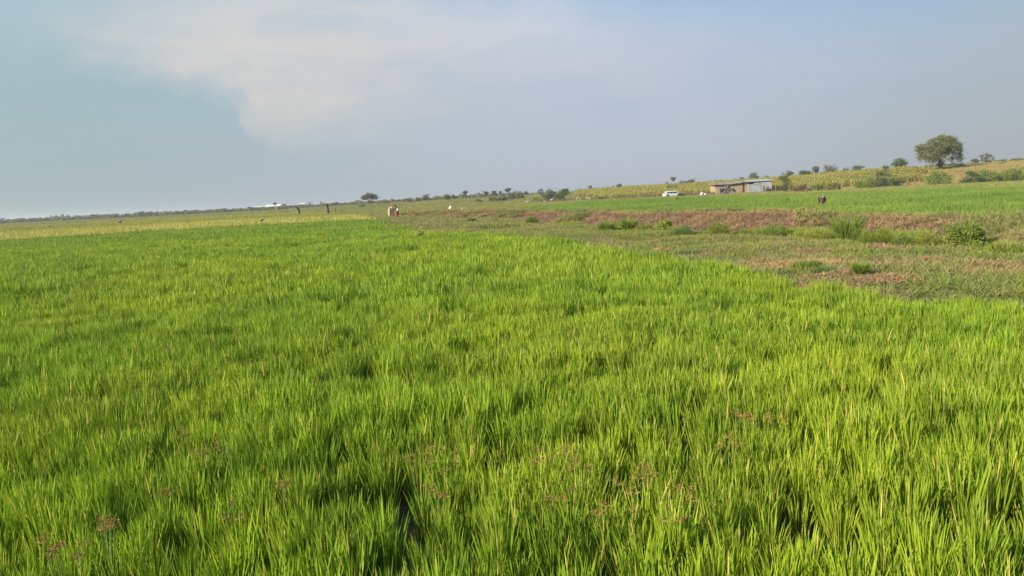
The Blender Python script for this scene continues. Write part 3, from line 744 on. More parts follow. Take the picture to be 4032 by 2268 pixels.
for i, (px, D, wp, hp, lb) in enumerate([(1230, 37.5, 150, 34, 'dark weed patch at the left end of the weedy corner in the rice'), (1330, 36.5, 150, 40, 'dark green weed patch left of centre of the weedy corner'),
        (1430, 38, 140, 46, 'tallest dark weed patch near the corner of the rice field'), (1520, 36.5, 120, 40, 'dark weed patch right of the tallest one at the field corner'), (1600, 37.5, 110, 36, 'bluish weed patch at the very corner of the rice field')]):
    plant('weed_patch', lb, 'weeds', px, D, wp, hp, [m_green, m_blue][i % 2], 'feathery', seed=300 + i, leaf=.09, dz=.12, dens=3, group='dark weeds in the corner of the rice field')
plant('whitish_weed', 'small greyish white weed standing at the corner of the rice', 'plant', 1645, 36, 34, 40, m_pale, 'airy', seed=330, leaf=.08, dz=.3)

# ------------------------------------------------------------------ big tree and the rise
x, y, z = place(3697, 188)


def big_tree():
    r = np.random.default_rng(14); D = 188; W = 176 * D / FPX; Hh = 134 * D / FPX
    root = empty('shade_tree', (x, y, z - .05), 'large spreading tree with feathery drooping crown alone on the rise', 'tree')
    cs = []; pts = []
    for i in range(125):
        a = r.uniform(0, 6.283); q = math.sqrt(r.uniform(0, 1)); cx = math.cos(a) * q * W * .43; cy = math.sin(a) * q * W * .38
        topz = Hh * (.93 - .22 * q ** 3); botz = Hh * (.42 - .17 * q); cz = topz - (topz - botz) * r.uniform(0, 1) ** 1.5
        if q < .35 and cz < Hh * .45: continue
        if cx > W * .08 and cx < W * .24 and cz < Hh * .56 and cz > Hh * .34: continue
        lob = 1 + .13 * math.sin(3 * a + 1) * q + .1 * math.sin(7 * a) * q; cx *= lob; cz += .35 * math.sin(cx * 1.3) * (cz > Hh * .6)
        cs.append((cx + .1, cy, cz)); k = int(r.uniform(30, 170)); g = r.normal(0, 1, (k, 3)) * (.50, .50, .34)
        g[:, 2] -= np.abs(r.normal(0, .62 * q, k)); pts.append(np.array([cx, cy, cz]) + g)
    L = np.concatenate(pts); link('crown', leaves_mesh('crown', m_tree, L, .17, 3, .8, 2.6, .05), root)
    mb = MB(); mb.tube([(0, 0, -.1), (-.05, 0, Hh * .15), (.12, 0, Hh * .30), (.05, .05, Hh * .42)], [.34, .27, .25, .2], 9)
    arms = []
    for i in range(13):
        a = i * 2.4; e = Vector((math.cos(a) * W * .30, math.sin(a) * W * .26, Hh * (.62 + .12 * math.sin(i * 1.7))))
        b = Vector((.08, 0, Hh * (.24 + .14 * r.uniform(0, 1)))); m = b.lerp(e, .5) + Vector((0, 0, .25)); mb.tube([b, m, e], [.15, .10, .05], 6); arms.append(e); arms.append(m)
    for c in cs:
        c = Vector(c); a = min(arms, key=lambda q: (q - c).length); mb.tube([a, a.lerp(c, .5) + Vector((r.normal(0, .15), 0, .12)), c], [.045, .03, .012], 4, False)
    mb.build('trunk', m_bark, root, True)
    # the bushy base
    L, _ = clumps(r, 2.8, 2.4, .0, Hh * .26, 12, 50, .38, 'dome'); link('undergrowth', leaves_mesh('undergrowth', m_brownl, L, .2, 9, 0, 1.6, .1), root)


big_tree()
P_ = [  # name, label, category, px, D, w, h, material, kind, clear
 ('round_tree', 'dark round tree behind the crop left of the big tree', 'tree', 3539, 215, 48, 42, m_dark, 'ball', .12),
 ('bush', 'brownish green bush with pointed top in the middle of the crop', 'bush', 3479, 172, 62, 52, m_tree, 'bush', 0),
 ('bush', 'wide dark green thicket at the foot of the rise by the crop', 'bush', 3500, 144, 125, 50, m_dark, 'bush', 0),
 ('bush', 'lower left part of the thicket spreading onto dry grass', 'bush', 3410, 144, 80, 38, m_green, 'bush', 0),
 ('hedge_bush', 'low hedge bush on the skyline left of the big tree', 'bush', 3585, 225, 70, 20, m_grey, 'bush', 0),
 ('hedge_bush', 'low skyline bush touching the left side of the big tree', 'bush', 3640, 220, 50, 22, m_brownl, 'bush', 0),
 ('bush', 'green bush directly below the big tree', 'bush', 3697, 144, 82, 50, m_green, 'bush', 0),
 ('bush', 'brown twiggy bush left of the green bush below the big tree', 'bush', 3655, 165, 34, 28, m_brownl, 'bush', 0),
 ('bush', 'small dark bush at the right foot of the big tree', 'bush', 3748, 205, 34, 18, m_dark, 'bush', 0),
 ('bush', 'green bush at the left end of the row on the right rise', 'bush', 3825, 144, 85, 40, m_dark, 'bush', 0),
 ('bush', 'second green bush in the row on the right rise', 'bush', 3888, 144, 85, 44, m_green, 'bush', 0),
 ('bush', 'third green bush in the row on the right rise', 'bush', 3948, 144, 80, 48, m_green, 'bush', 0),
 ('bush', 'green bush cut by the right edge in the row on the rise', 'bush', 4012, 144, 80, 50, m_green, 'bush', 0),
 ('bush', 'round dark bush on the skyline left of the sparse tree', 'bush', 3838, 205, 32, 24, m_dark, 'bush', 0),
 ('sparse_tree', 'sparse pale tree with open leaning crown on the right skyline', 'tree', 3881, 195, 60, 56, m_grey, 'airy', .2),
 ('bush', 'dark flat bush on the skyline right of the sparse tree', 'bush', 3936, 212, 26, 16, m_dark, 'bush', 0),
 ('bush', 'brown rounded bush on the skyline near the right edge', 'bush', 3962, 214, 28, 15, m_brownl, 'bush', 0),
 ('bush', 'twiggy tan bush nearest the right edge of the skyline', 'bush', 4000, 205, 42, 26, m_brownl, 'bush', 0),
 ('bush', 'small green bush among dry grass below the sparse tree', 'bush', 3780, 190, 34, 22, m_green, 'bush', 0),
 ('bush', 'tiny green bush on dry grass under the right skyline', 'bush', 3945, 186, 20, 18, m_green, 'bush', 0),
 ('low_tree', 'low wide green tree on the skyline behind the crop', 'tree', 3376, 228, 50, 34, m_grey, 'round', .1),
 ('bush', 'long low green bush right of the low wide tree', 'bush', 3425, 226, 64, 24, m_grey, 'bush', 0),
 ('bush', 'small green dome on the skyline left of the low wide tree', 'bush', 3329, 230, 30, 22, m_grey, 'bush', 0),
 ('brown_tree', 'brown topped round tree on the skyline right of the candelabra tree', 'tree', 3268, 225, 42, 44, m_brownl, 'round', .1),
 ('candelabra_tree', 'candelabra tree of several pale stems with flat top on the skyline', 'tree', 3212, 222, 24, 40, m_grey, 'candelabra', .45),
 ('twin_tree', 'twin crowned dark green tree left of the candelabra tree', 'tree', 3172, 225, 44, 30, m_dark, 'round', .05),
 ('flat_tree', 'small flat topped tree behind the airy shrub by the fence', 'tree', 3112, 225, 24, 26, m_grey, 'vase', .4),
 ('airy_shrub', 'tall airy green shrub standing by the fence right of the hut', 'shrub', 3092, 150, 56, 78, m_tree, 'airy', .05),
 ('brown_bush', 'red brown dry bush right of the airy shrub', 'bush', 3150, 142, 90, 34, m_brownl, 'bush', 0),
 ('bush', 'green bush at the lower right corner of the yellow crop', 'bush', 3228, 144, 75, 36, m_green, 'bush', 0),
 ('bush', 'dark green bush in front of the yellow crop right of the fence', 'bush', 3290, 144, 60, 26, m_dark, 'bush', 0),
 ('round_tree', 'round dark tree rising behind the tin end of the hut', 'tree', 2970, 225, 34, 36, m_grey, 'ball', .08),
 ('bush', 'dark bush showing over the middle of the hut roof', 'bush', 2923, 226, 26, 26, m_dark, 'bush', 0),
 ('bush', 'green bush over the hut roof left of the dark one', 'bush', 2896, 228, 28, 22, m_green, 'bush', 0),
 ('bush', 'low bush over the roof right of the round tree', 'bush', 2994, 230, 16, 20, m_grey, 'bush', 0),
 ('bush', 'pointed green bush above the tin wall of the hut', 'bush', 3018, 228, 26, 26, m_green, 'bush', 0),
 ('bush', 'brown bush over the left end of the hut roof', 'bush', 2816, 232, 16, 20, m_brownl, 'bush', 0),
 ('bush', 'brown bush over the hut roof near its left corner', 'bush', 2838, 230, 18, 20, m_brownl, 'bush', 0),
 ('flat_top_tree', 'small parasol shaped tree on a thin stem above the car', 'tree', 2652, 235, 17, 34, m_grey, 'vase', .62),
 ('bush', 'dark round bush on the skyline right of the parasol tree', 'bush', 2690, 236, 26, 24, m_dark, 'bush', 0),
 ('thorn_tree', 'twiggy tree with slanting layered branches right of the dark bush', 'tree', 2718, 234, 28, 30, m_brownl, 'umbrella', .25),
 ('bush', 'small bush on the skyline left of the parasol tree', 'bush', 2627, 236, 14, 18, m_grey, 'bush', 0),
 ('bush', 'dark green bush inside the yellow crop above the car', 'bush', 2646, 205, 32, 20, m_dark, 'bush', 0),
 ('bush', 'tiny round bush on the skyline left of the car', 'bush', 2602, 238, 11, 12, m_dark, 'bush', 0),
 ('tree', 'upright dark tree at the left end of the yellow crop skyline', 'tree', 2437, 245, 18, 26, m_dark, 'round', .1),
 ('bush', 'dark bush left of the upright tree on the crop skyline', 'bush', 2417, 246, 22, 18, m_dark, 'bush', 0),
 ('club_tree', 'club shaped tree above the olive bushes left of the crop', 'tree', 2325, 255, 14, 24, m_grey, 'ball', .4),
 ('bush', 'low grey bush right of the club shaped tree', 'bush', 2348, 252, 30, 18, m_grey, 'bush', 0),
 ('bush', 'wide olive bush left of the club shaped tree', 'bush', 2288, 250, 38, 24, m_tree, 'bush', 0),
 ('bush', 'low brown bush standing before the brush fence', 'bush', 2367, 172, 64, 24, m_brownl, 'bush', 0),
 ('round_tree', 'round dark tree at the right end of the dense thicket', 'tree', 2227, 245, 28, 30, m_dark, 'ball', .1),
 ('thicket', 'left half of the dense dark thicket with upright stems', 'thicket', 2160, 205, 50, 42, m_grey, 'bush', 0),
 ('thicket', 'right half of the dense dark thicket beside the brush fence', 'thicket', 2205, 200, 50, 40, m_dark, 'bush', 0),
 ('bush', 'bright green low bush at the left foot of the dense thicket', 'bush', 2112, 204, 26, 24, m_green, 'bush', 0),
 ('round_tree', 'small round tree above the left end of the dense thicket', 'tree', 2130, 255, 15, 26, m_dark, 'ball', .3),
 ('round_tree', 'tiny round tree alone on the skyline left of the thicket', 'tree', 2071, 265, 11, 20, m_dark, 'ball', .35),
 ('bush', 'dark bush group on the skyline right of the club headed tree', 'bush', 2048, 245, 34, 22, m_dark, 'bush', 0),
 ('bush', 'dark low bush below the club headed tree', 'bush', 2014, 240, 30, 20, m_dark, 'bush', 0),
 ('club_tree', 'club headed euphorbia tree tallest of the skyline group', 'tree', 2000, 262, 20, 40, m_grey, 'vase', .4),
 ('candelabra_tree', 'small cup shaped tree left of the club headed one', 'tree', 1970, 265, 14, 26, m_grey, 'vase', .5),
 ('candelabra_tree', 'flat cup shaped tree second left of the club headed one', 'tree', 1947, 266, 21, 27, m_grey, 'vase', .5),
 ('candelabra_tree', 'wide cup shaped tree at the left end of the euphorbia group', 'tree', 1914, 268, 23, 26, m_grey, 'vase', .45),
 ('bush', 'brown tangled bush under the wide cup shaped tree', 'bush', 1945, 235, 34, 24, m_brownl, 'bush', 0),
 ('bush', 'dark tangled bush under the club headed tree', 'bush', 1982, 232, 30, 24, m_dark, 'bush', 0),
 ('dead_tree', 'leafless forked tree on the skyline left of the cup shaped trees', 'tree', 1884, 270, 18, 22, m_grey, 'dead', 0),
 ('bush', 'olive bush below the leafless forked tree', 'bush', 1886, 236, 28, 18, m_tree, 'bush', 0),
 ('candelabra_tree', 'open vase shaped tree standing alone left of the leafless tree', 'tree', 1831, 275, 20, 32, m_grey, 'vase', .4),
 ('round_tree', 'small dark round tree left of the vase shaped tree', 'tree', 1786, 285, 14, 20, m_dark, 'ball', .3),
 ('tree', 'grey ragged tree between two small dark round trees', 'tree', 1762, 290, 26, 24, m_grey, 'round', .1),
 ('tree', 'dark lopsided tree on the skyline above the straw heap', 'tree', 1677, 285, 19, 32, m_dark, 'round', .25),
 ('bush', 'dark rounded bush left of the lopsided tree', 'bush', 1648, 290, 14, 22, m_dark, 'bush', 0),
 ('bush', 'brownish round bush above the heads of the people', 'bush', 1611, 290, 21, 24, m_brownl, 'bush', 0),
 ('thorn_tree', 'umbrella crowned thorn tree standing left of the people', 'tree', 1456, 270, 60, 42, m_grey, 'umbrella', .30),
 ('bush', 'low dark bush at the left foot of the umbrella crowned tree', 'bush', 1428, 262, 26, 12, m_dark, 'bush', 0),
 ('thorn_tree', 'tiny umbrella crowned tree far off by the white roof', 'tree', 1083, 640, 13, 17, m_grey, 'umbrella', .45),
 ('tree', 'distant bluish clump right of the long white roof', 'tree', 1117, 660, 28, 13, m_grey, 'round', 0),
 ('bush', 'far bush between the two scarecrows', 'bush', 1222, 600, 26, 13, m_grey, 'bush', 0),
 ('tree', 'thin upright far tree left of the second scarecrow', 'tree', 1264, 600, 5, 16, m_dark, 'round', .1),
 ('bush', 'grey dry shrub covering the front of the white car', 'bush', 2682, 163, 34, 22, m_grey, 'feathery', 0),
 ('bush', 'brown dry weeds in front of the metal wall of the hut', 'bush', 3030, 162, 40, 26, m_brownl, 'bush', 0),
]
for i, (nm, lb, ct, px, D, wp, hp, mt, kd, cl) in enumerate(P_):
    plant(nm, lb, ct, px, D, wp, hp, mt, kd, seed=400 + i, clear=cl, trunkmat=m_palebark if kd in ('candelabra', 'vase') else None, dry=.05)
FAR = [(5, 30, 16, 'dome shaped bush cut by the left edge of the picture'), (38, 26, 12, 'low dome bush second from the left edge'), (76, 24, 12, 'flat dark bush third from the left edge'),
       (160, 14, 12, 'tiny bush left of the pointed far tree'), (203, 6, 22, 'pointed narrow tree on the far left skyline'), (221, 26, 16, 'rounded clump right of the pointed far tree'),
       (247, 14, 22, 'left crown of the largest pair on the far left skyline'), (264, 26, 21, 'right crown of the largest pair on the far left skyline'), (383, 26, 16, 'bushy clump midway along the far left skyline'),
       (425, 10, 18, 'tiny ball shaped tree on the far left skyline'), (461, 20, 15, 'half dome bush right of the tiny ball shaped tree'), (505, 20, 14, 'flat bush above the black bird in the field'),
       (539, 12, 13, 'small mound bush left of the dark dome'), (563, 16, 19, 'dark dome bush on the far left skyline'), (617, 12, 15, 'round bush right of the dark dome'), (648, 12, 16, 'last dark bush before the skyline runs flat')]
for i, (px, wp, hp, lb) in enumerate(FAR):
    D = 640 + (i * 37) % 60; plant('far_tree', lb, 'tree', px, D, wp, hp + 6, m_grey, 'cone' if wp < 8 else 'bush', seed=600 + i, group='small trees along the far left skyline')


# scrub belt, far treeline
def belt(name, label, mat, n, genf, size, leaf, seed):
    r = np.random.default_rng(seed); kinds = []
    for i in range(7):
        L, _ = clumps(r, 3.0, 3.0, 0, 1.9, 14, 22, .32, 'dome'); kinds.append(leaves_mesh('k', mat, L, leaf, seed + i, 0, 1.5, .1))
    X, Y = genf(r, n); Z = ground(X, Y) - .1
    s = size[0] + (size[1] - size[0]) * r.uniform(0, 1, n) ** 2.2
    return scatter(name, kinds, np.stack([X, Y, Z], -1), r.uniform(0, 6.28, n), np.stack([s * r.uniform(.9, 1.5, n), s, s * r.uniform(.7, 1.1, n)], -1), r.integers(0, 7, n), label)


def g_scrub(r, n):
    Y = r.uniform(425, 640, n); X = r.uniform(-.75, .02, n) * Y; Y = Y + 60 * (fbm(X, Y, .01, 2, 3) - .5); return X, Y
belt('scrub', 'belt of low olive scrub below the left skyline', m_scrub, 2600, g_scrub, (.6, 1.5), .5, 71)
def g_wood(r, n):
    Y = r.uniform(650, 900, n); X = r.uniform(-.78, .08, n) * Y; return X, Y
belt('far_wood', 'thin dark treeline along the far skyline', m_grey, 1300, g_wood, (.55, 1.5), .75, 72)
def g_ridge(r, n):
    u = r.uniform(-.22, .72, n); Y = np.interp(u, [-.22, .2, .4, .7], [330, 270, 235, 210]) + r.uniform(0, 45, n); return u * Y, Y
belt('ridge_scrub', 'low mixed scrub along the crest of the rise', m_tree, 420, g_ridge, (.22, .62), .28, 73)
def g_mid(r, n):
    u = r.uniform(-.28, .12, n); Y = r.uniform(170, 300, n); return u * Y, Y
belt('meadow_weeds', 'scattered low weeds in the meadow before the skyline', m_green, 170, g_mid, (.2, .5), .2, 74)
def g_slope(r, n):
    u = r.uniform(.5, .74, n); Y = r.uniform(150, 215, n); return u * Y, Y
belt('slope_weeds', 'scattered low weeds in the dry grass of the right rise', m_tree, 130, g_slope, (.2, .55), .2, 75)


# yellowing crop on the rise: stalks with drooping leaves and heads
def crop_kind(seed):
    r = np.random.default_rng(seed); vs, fs, ats = [], [], []; off = 0
    R_ = []; H_ = []; W2 = []; A_ = []; Lk = []; Bk = []; K_ = []; D_ = []
    for i in range(26):
        cx, cy = r.uniform(-2, 2, 2); h = r.uniform(1.2, 1.75)
        for k in range(11):
            a = r.uniform(0, 6.28); z0 = h * r.uniform(.25, .95) if k else 0
            R_.append((cx, cy, z0)); H_.append(h if k == 0 else r.uniform(.3, .6)); W2.append(.05 if k == 0 else r.uniform(.12, .22)); A_.append(a)
            Lk.append(.03 if k == 0 else r.uniform(.5, 1.3)); Bk.append(.05 if k == 0 else r.uniform(.6, 1.7)); K_.append(r.uniform(0, 1) * (.4 + .6 * z0 / h)); D_.append(.9 if k == 0 or z0 < .45 * h else (.5 if r.uniform() < .2 else 0))
    v, f, a = blades(np.array(R_), np.array(H_), np.array(W2), np.array(A_), np.array(Lk), np.array(Bk), 3, np.array(K_), np.array(D_))
    return mesh_np('crop', v, f, np.full(len(f), 4), m_sun, {'c': a})


ck = [crop_kind(800 + i) for i in range(6)]
X, Y = grid(15, 130, 150, 275, 2.5, .3, 41)
u = X / Y; px_ = 2016 + u * 2912
nearY = np.interp(px_, [2280, 2400, 2800, 3060, 3200, 3350, 3640], [235, 182, 174, 168, 164, 160, 162]); farY = np.interp(px_, [2280, 2450, 3000, 3380, 3640], [250, 262, 262, 215, 186])
k = (px_ > 2290) & (px_ < 3645) & (Y > nearY) & (Y < farY); X, Y = X[k], Y[k]
field('yellow_crop', 'withering yellow crop standing on the rise behind the hut', ck, X, Y, 42, s=(.85, 1.15))


# ------------------------------------------------------------------ hut
def hut():
    mud = pmat('mud_plaster', (.37, .275, .185), .95, .08, noise=1.3, var=.18, bump=.02)
    mudg = pmat('grey_mud', (.33, .26, .215), .95, .08, noise=1.1, var=.15, bump=.02)
    tin = bpy.data.materials.new('tin_sheet'); tin.use_nodes = True; t = NT(tin.node_tree); b = t.n['Principled BSDF']
    P = t.add('ShaderNodeTexCoord').outputs['Object']; n = t.noise(P, 1.2, 5, .6); wv = t.add('ShaderNodeTexWave', wave_type='BANDS', bands_direction='Z'); wv.inputs['Scale'].default_value = 1.3
    t.l.new(P, wv.inputs[0]); c = t.mix(t.ramp(n, .35, .7), (.36, .385, .41), (.57, .59, .61)); c = t.mix(t.ramp(t.noise(P, 3, 4), .62, .75, 0, .6), c, (.30, .2, .13))
    t.put(b.inputs['Base Color'], c); b.inputs['Metallic'].default_value = .35; b.inputs['Roughness'].default_value = .55
    bn = t.add('ShaderNodeBump'); bn.inputs['Distance'].default_value = .03; t.put(bn.inputs['Height'], wv.outputs['Fac']); t.put(b.inputs['Normal'], bn.outputs[0])
    rust = pmat('weathered_roof', (.26, .21, .18), .8, .2, noise=2, var=.35); wood = pmat('dark_pole', (.09, .06, .04), .9, .1, noise=8)
    dark = pmat('interior_shade', (.02, .018, .015), .9); white = pmat('pale_chip', (.7, .68, .62), .8)  # the near-black one puts the hut's inner shade into colour
    D = 165; x0, _, z0 = place(2818, D); x1, _, _ = place(3040, D); Wd = x1 - x0
    root = empty('hut', (x0, D, z0 - .02), 'long low mud walled hut with sheet metal end and thin sloping roof', 'hut')
    s = Wd / 222                                            # metres per photo pixel along the front
    def X(px): return (px - 2818) * s
    wt = lambda px: 2.45 + (px - 2818) * .0022              # eave height
    m = MB(); m.box(X(2818), X(2858), 0, .25, -.3, wt(2818)); m.build('wall', mudg, root)['label'] = 'greyish left wall section'
    m = MB(); m.box(X(2858) + .003, X(2924), .02, .25, -.3, wt(2858)); m.box(X(2931), X(2945), .02, .25, -.3, wt(2930)); m.build('wall', mud, root)['label'] = 'brown mud wall section with doorway'
    m = MB(); m.box(X(2818), X(2818) + .25, .26, 4.2, -.3, 2.3); m.box(X(2818), X(3040), 4.2, 4.45, -.3, 2.75); m.box(X(3038), X(3040), .3, 4.2, -.3, 2.7); m.build('back_wall', mud, root)
    m = MB(); m.box(X(2924), X(2931), .30, .36, -.2, wt(2925)); m.build('doorway', dark, root)  # dark sheet standing in for the shade inside the door opening
    m = MB(); m.tube([(X(2925), -.05, -.1), (X(2926.5), -.05, 1.2), (X(2925), -.05, wt(2925))], .09, 6); m.build('door_post', wood, root)
    m = MB()
    for a, b_, z0_, z1_, y in ((2946, 2992, -.2, 1.05, 0), (2946, 2992, 1.0, 2.15, .03), (2990, 3039, -.2, 1.35, -.03), (2990, 3039, 1.30, 2.72, .0), (2967, 2991, 2.10, 2.55, -.02)):
        m.box(X(a), X(b_), y, y + .02, z0_, z1_)
    m.build('metal_wall', tin, root)['label'] = 'grey sheet metal wall section'
    m = MB(); m.box(X(2948), X(2968), .25, .3, 2.1, 2.6); m.build('gap', dark, root)  # dark sheet painted as the shade in the opening under the roof
    m = MB(); m.box(X(2945), X(2946.3), -.06, .06, -.2, 2.62); m.build('corner_trim', white, root)
    # roof: sagging sheets
    m = MB(); n = 26; rings = []
    for i in range(n + 1):
        px = 2806 + (2944 - 2806) * i / n; sag = .05 * math.sin(i * .9) + .06 * math.sin(i * .35)
        z = 2.33 + .35 * (px - 2806) / 138 - .10 * math.sin(math.pi * i / n) + sag * .6
        rings.append([(X(px), -.45, z), (X(px), 4.9, z + .35), (X(px), 4.9, z + .42), (X(px), -.45, z + .10)])
    m.loft(rings); m.build('roof', rust, root)
    m = MB(); rings = []
    for i in range(13):
        px = 2935 + (3043 - 2935) * i / 12; z = 2.62 + .22 * (px - 2935) / 108 + .02 * math.sin(i)
        rings.append([(X(px), -.3, z), (X(px), 4.9, z + .3), (X(px), 4.9, z + .36), (X(px), -.3, z + .07)])
    m.loft(rings); m.build('roof', tin, root)['label'] = 'sheet metal roof section'
    for a_ in ([(X(2930), 1, 2.8), (X(2934), 1, 3.4)], [(X(2818), -.3, 2.4), (X(2818), -.3, 2.9)]):
        m = MB(); m.tube(a_, .05, 5); m.build('roof_pole', wood, root)
    for px, dz in ((2857, 2.35), (2994, 2.05)):
        m = MB(); m.tube([(X(px), -.42, -.1), (X(px) + .03, -.42, dz * .5), (X(px), -.42, dz)], .085 if px > 2900 else .12, 7); m.build('post', wood if px < 2900 else pmat('grey_post', (.18, .18, .18), .8), root)
    m = MB(); m.tube([(X(2846), -.8, .9), (X(2853), -.8, 2.3)], .025, 5); m.build('rope', pmat('rope', (.3, .24, .18), .9), root)
    m = MB(); m.loft([[(X(2861) + math.cos(a) * q, -.8 + math.sin(a) * q, z) for a in [k * .785 for k in range(8)]] for q, z in ((.05, 2.25), (.22, 2.1), (.26, 1.8), (.12, 1.55))])
    m.build('hanging_bundle', pmat('sacking', (.17, .10, .06), .95), root, True)
    for px, z, q in ((2822, 1.25, .10), (2889, 1.25, .13), (2887, 2.0, .06), (2899, 1.6, .06), (2886, .5, .08)):
        m = MB(); m.box(X(px), X(px) + q, -.015, .018, z, z + q * 1.4); m.build('wall_notice', white, root)
    return root


hut()


# ------------------------------------------------------------------ motorcycle leaning at the hut
def wheel_parts(root, c, r, w, ax=1, rimc=(.6, .6, .6), n=26):
    c = Vector(c); tyre = MB(); rings = []
    for k in range(n):
        a = 2 * math.pi * k / n; ring = []
        for j in range(8):
            b = 2 * math.pi * j / 8; rr = r - w / 2 + math.cos(b) * w / 2; o = math.sin(b) * w / 2
            ring.append((c.x + math.cos(a) * rr, c.y + o, c.z + math.sin(a) * rr))
        rings.append(ring)
    rings.append(rings[0]); tyre.loft(rings, False)
    wh = empty_part('wheel', root); tyre.build('tyre', m_rubber, wh, True)
    rim = MB(); rim.cyl((c.x, c.y, c.z), r * .62, 1, w * .8, 24)
    rim.build('rim', pmat('rim', rimc, .35, .5, .5), wh)
    return wh


def empty_part(name, parent):
    o = bpy.data.objects.new(name, None); COL.objects.link(o); o.parent = parent; o.empty_display_size = .1; return o


m_rubber = pmat('rubber', (.02, .02, .02), .85)


def motorcycle():
    x_, y_, z_ = place(2858, 162.5)
    root = empty('motorcycle', (x_, y_, z_), 'dark motorcycle parked against the mud wall of the hut', 'motorcycle', rz=R(4)); sc_ = 1.32
    blk = pmat('black_paint', (.015, .02, .028), .3, .5); chrome = pmat('chrome', (.5, .52, .55), .25, .5, .9); red = pmat('dark_load', (.035, .03, .035), .8)
    wheel_parts(root, (-.68, 0, .31), .31, .12); wheel_parts(root, (.72, 0, .31), .31, .11, rimc=(.8, .8, .78))
    m = MB(); m.tube([(-.68, .09, .31), (-.15, .09, .42), (.1, .06, .38)], .035, 6); m.tube([(.35, 0, .42), (.05, 0, .35), (-.2, 0, .45), (-.25, 0, .75), (.35, 0, .88), (.42, 0, .82), (.35, 0, .42)], .04, 6)
    m.tube([(.45, .07, 1.0), (.72, .08, .31)], .028, 6); m.tube([(.45, -.07, 1.0), (.72, -.08, .31)], .028, 6); m.build('frame', blk, root, True)
    def body(pts, w): 
        rings = []
        for px, zb, zt, ww in pts: rings.append([(px, -ww * w, zb), (px, ww * w, zb), (px, ww * w * .8, zt), (px, -ww * w * .8, zt)])
        return rings
    m = MB(); m.loft(body([(-.1, .78, .86, .6), (.1, .76, 1.02, 1), (.35, .8, 1.03, .9), (.46, .86, .94, .4)], .17)); m.build('fuel_tank', blk, root, True)
    m = MB(); m.loft(body([(-.85, .88, .97, .6), (-.6, .8, .92, 1), (-.3, .76, .88, 1), (-.08, .76, .86, .7)], .15)); m.build('seat', m_rubber, root, True)
    m = MB(); m.loft(body([(-.98, .95, 1.22, .7), (-.9, .70, 1.05, 1), (-.7, .45, .85, 1), (-.5, .45, .78, .9)], .24)); m.build('side_box', blk, root)
    m = MB(); m.box(-.12, .28, -.16, .16, .25, .62); m.build('engine', pmat('engine_metal', (.12, .12, .13), .5, .5, .5), root)
    m = MB(); m.tube([(.2, -.17, .3), (-.3, -.19, .28), (-.75, -.2, .38)], [.03, .05, .06], 7); m.build('exhaust_pipe', chrome, root, True)
    m = MB(); m.tube([(.3, -.36, 1.1), (.42, -.15, 1.08), (.44, 0, 1.04), (.42, .15, 1.08), (.3, .36, 1.1)], .018, 6); m.build('handlebar', chrome, root, True)
    m = MB(); m.cyl((.55, 0, .95), .09, 0, .12, 14); m.build('headlight', chrome, root, True)
    m = MB(); m.loft([[(.72 + math.cos(a) * .36, s_ * .07, .31 + math.sin(a) * .36) for s_, q in ((-1, 0), (1, 0))] + [(.72 + math.cos(a) * .39, .05, .31 + math.sin(a) * .39), (.72 + math.cos(a) * .39, -.05, .31 + math.sin(a) * .39)] for a in [R(20 + 12 * k) for k in range(11)]])
    m.build('front_mudguard', pmat('white_mudguard', (.75, .75, .7), .4), root, True)
    m = MB(); m.loft([[(-.45 + math.cos(a) * q, math.sin(a) * q * .8, z) for a in [k * .785 for k in range(8)]] for q, z in ((.2, .9), (.28, 1.0), (.24, 1.12), (.1, 1.2))]); m.build('load', red, root, True)
    root.scale = (sc_,) * 3


motorcycle()


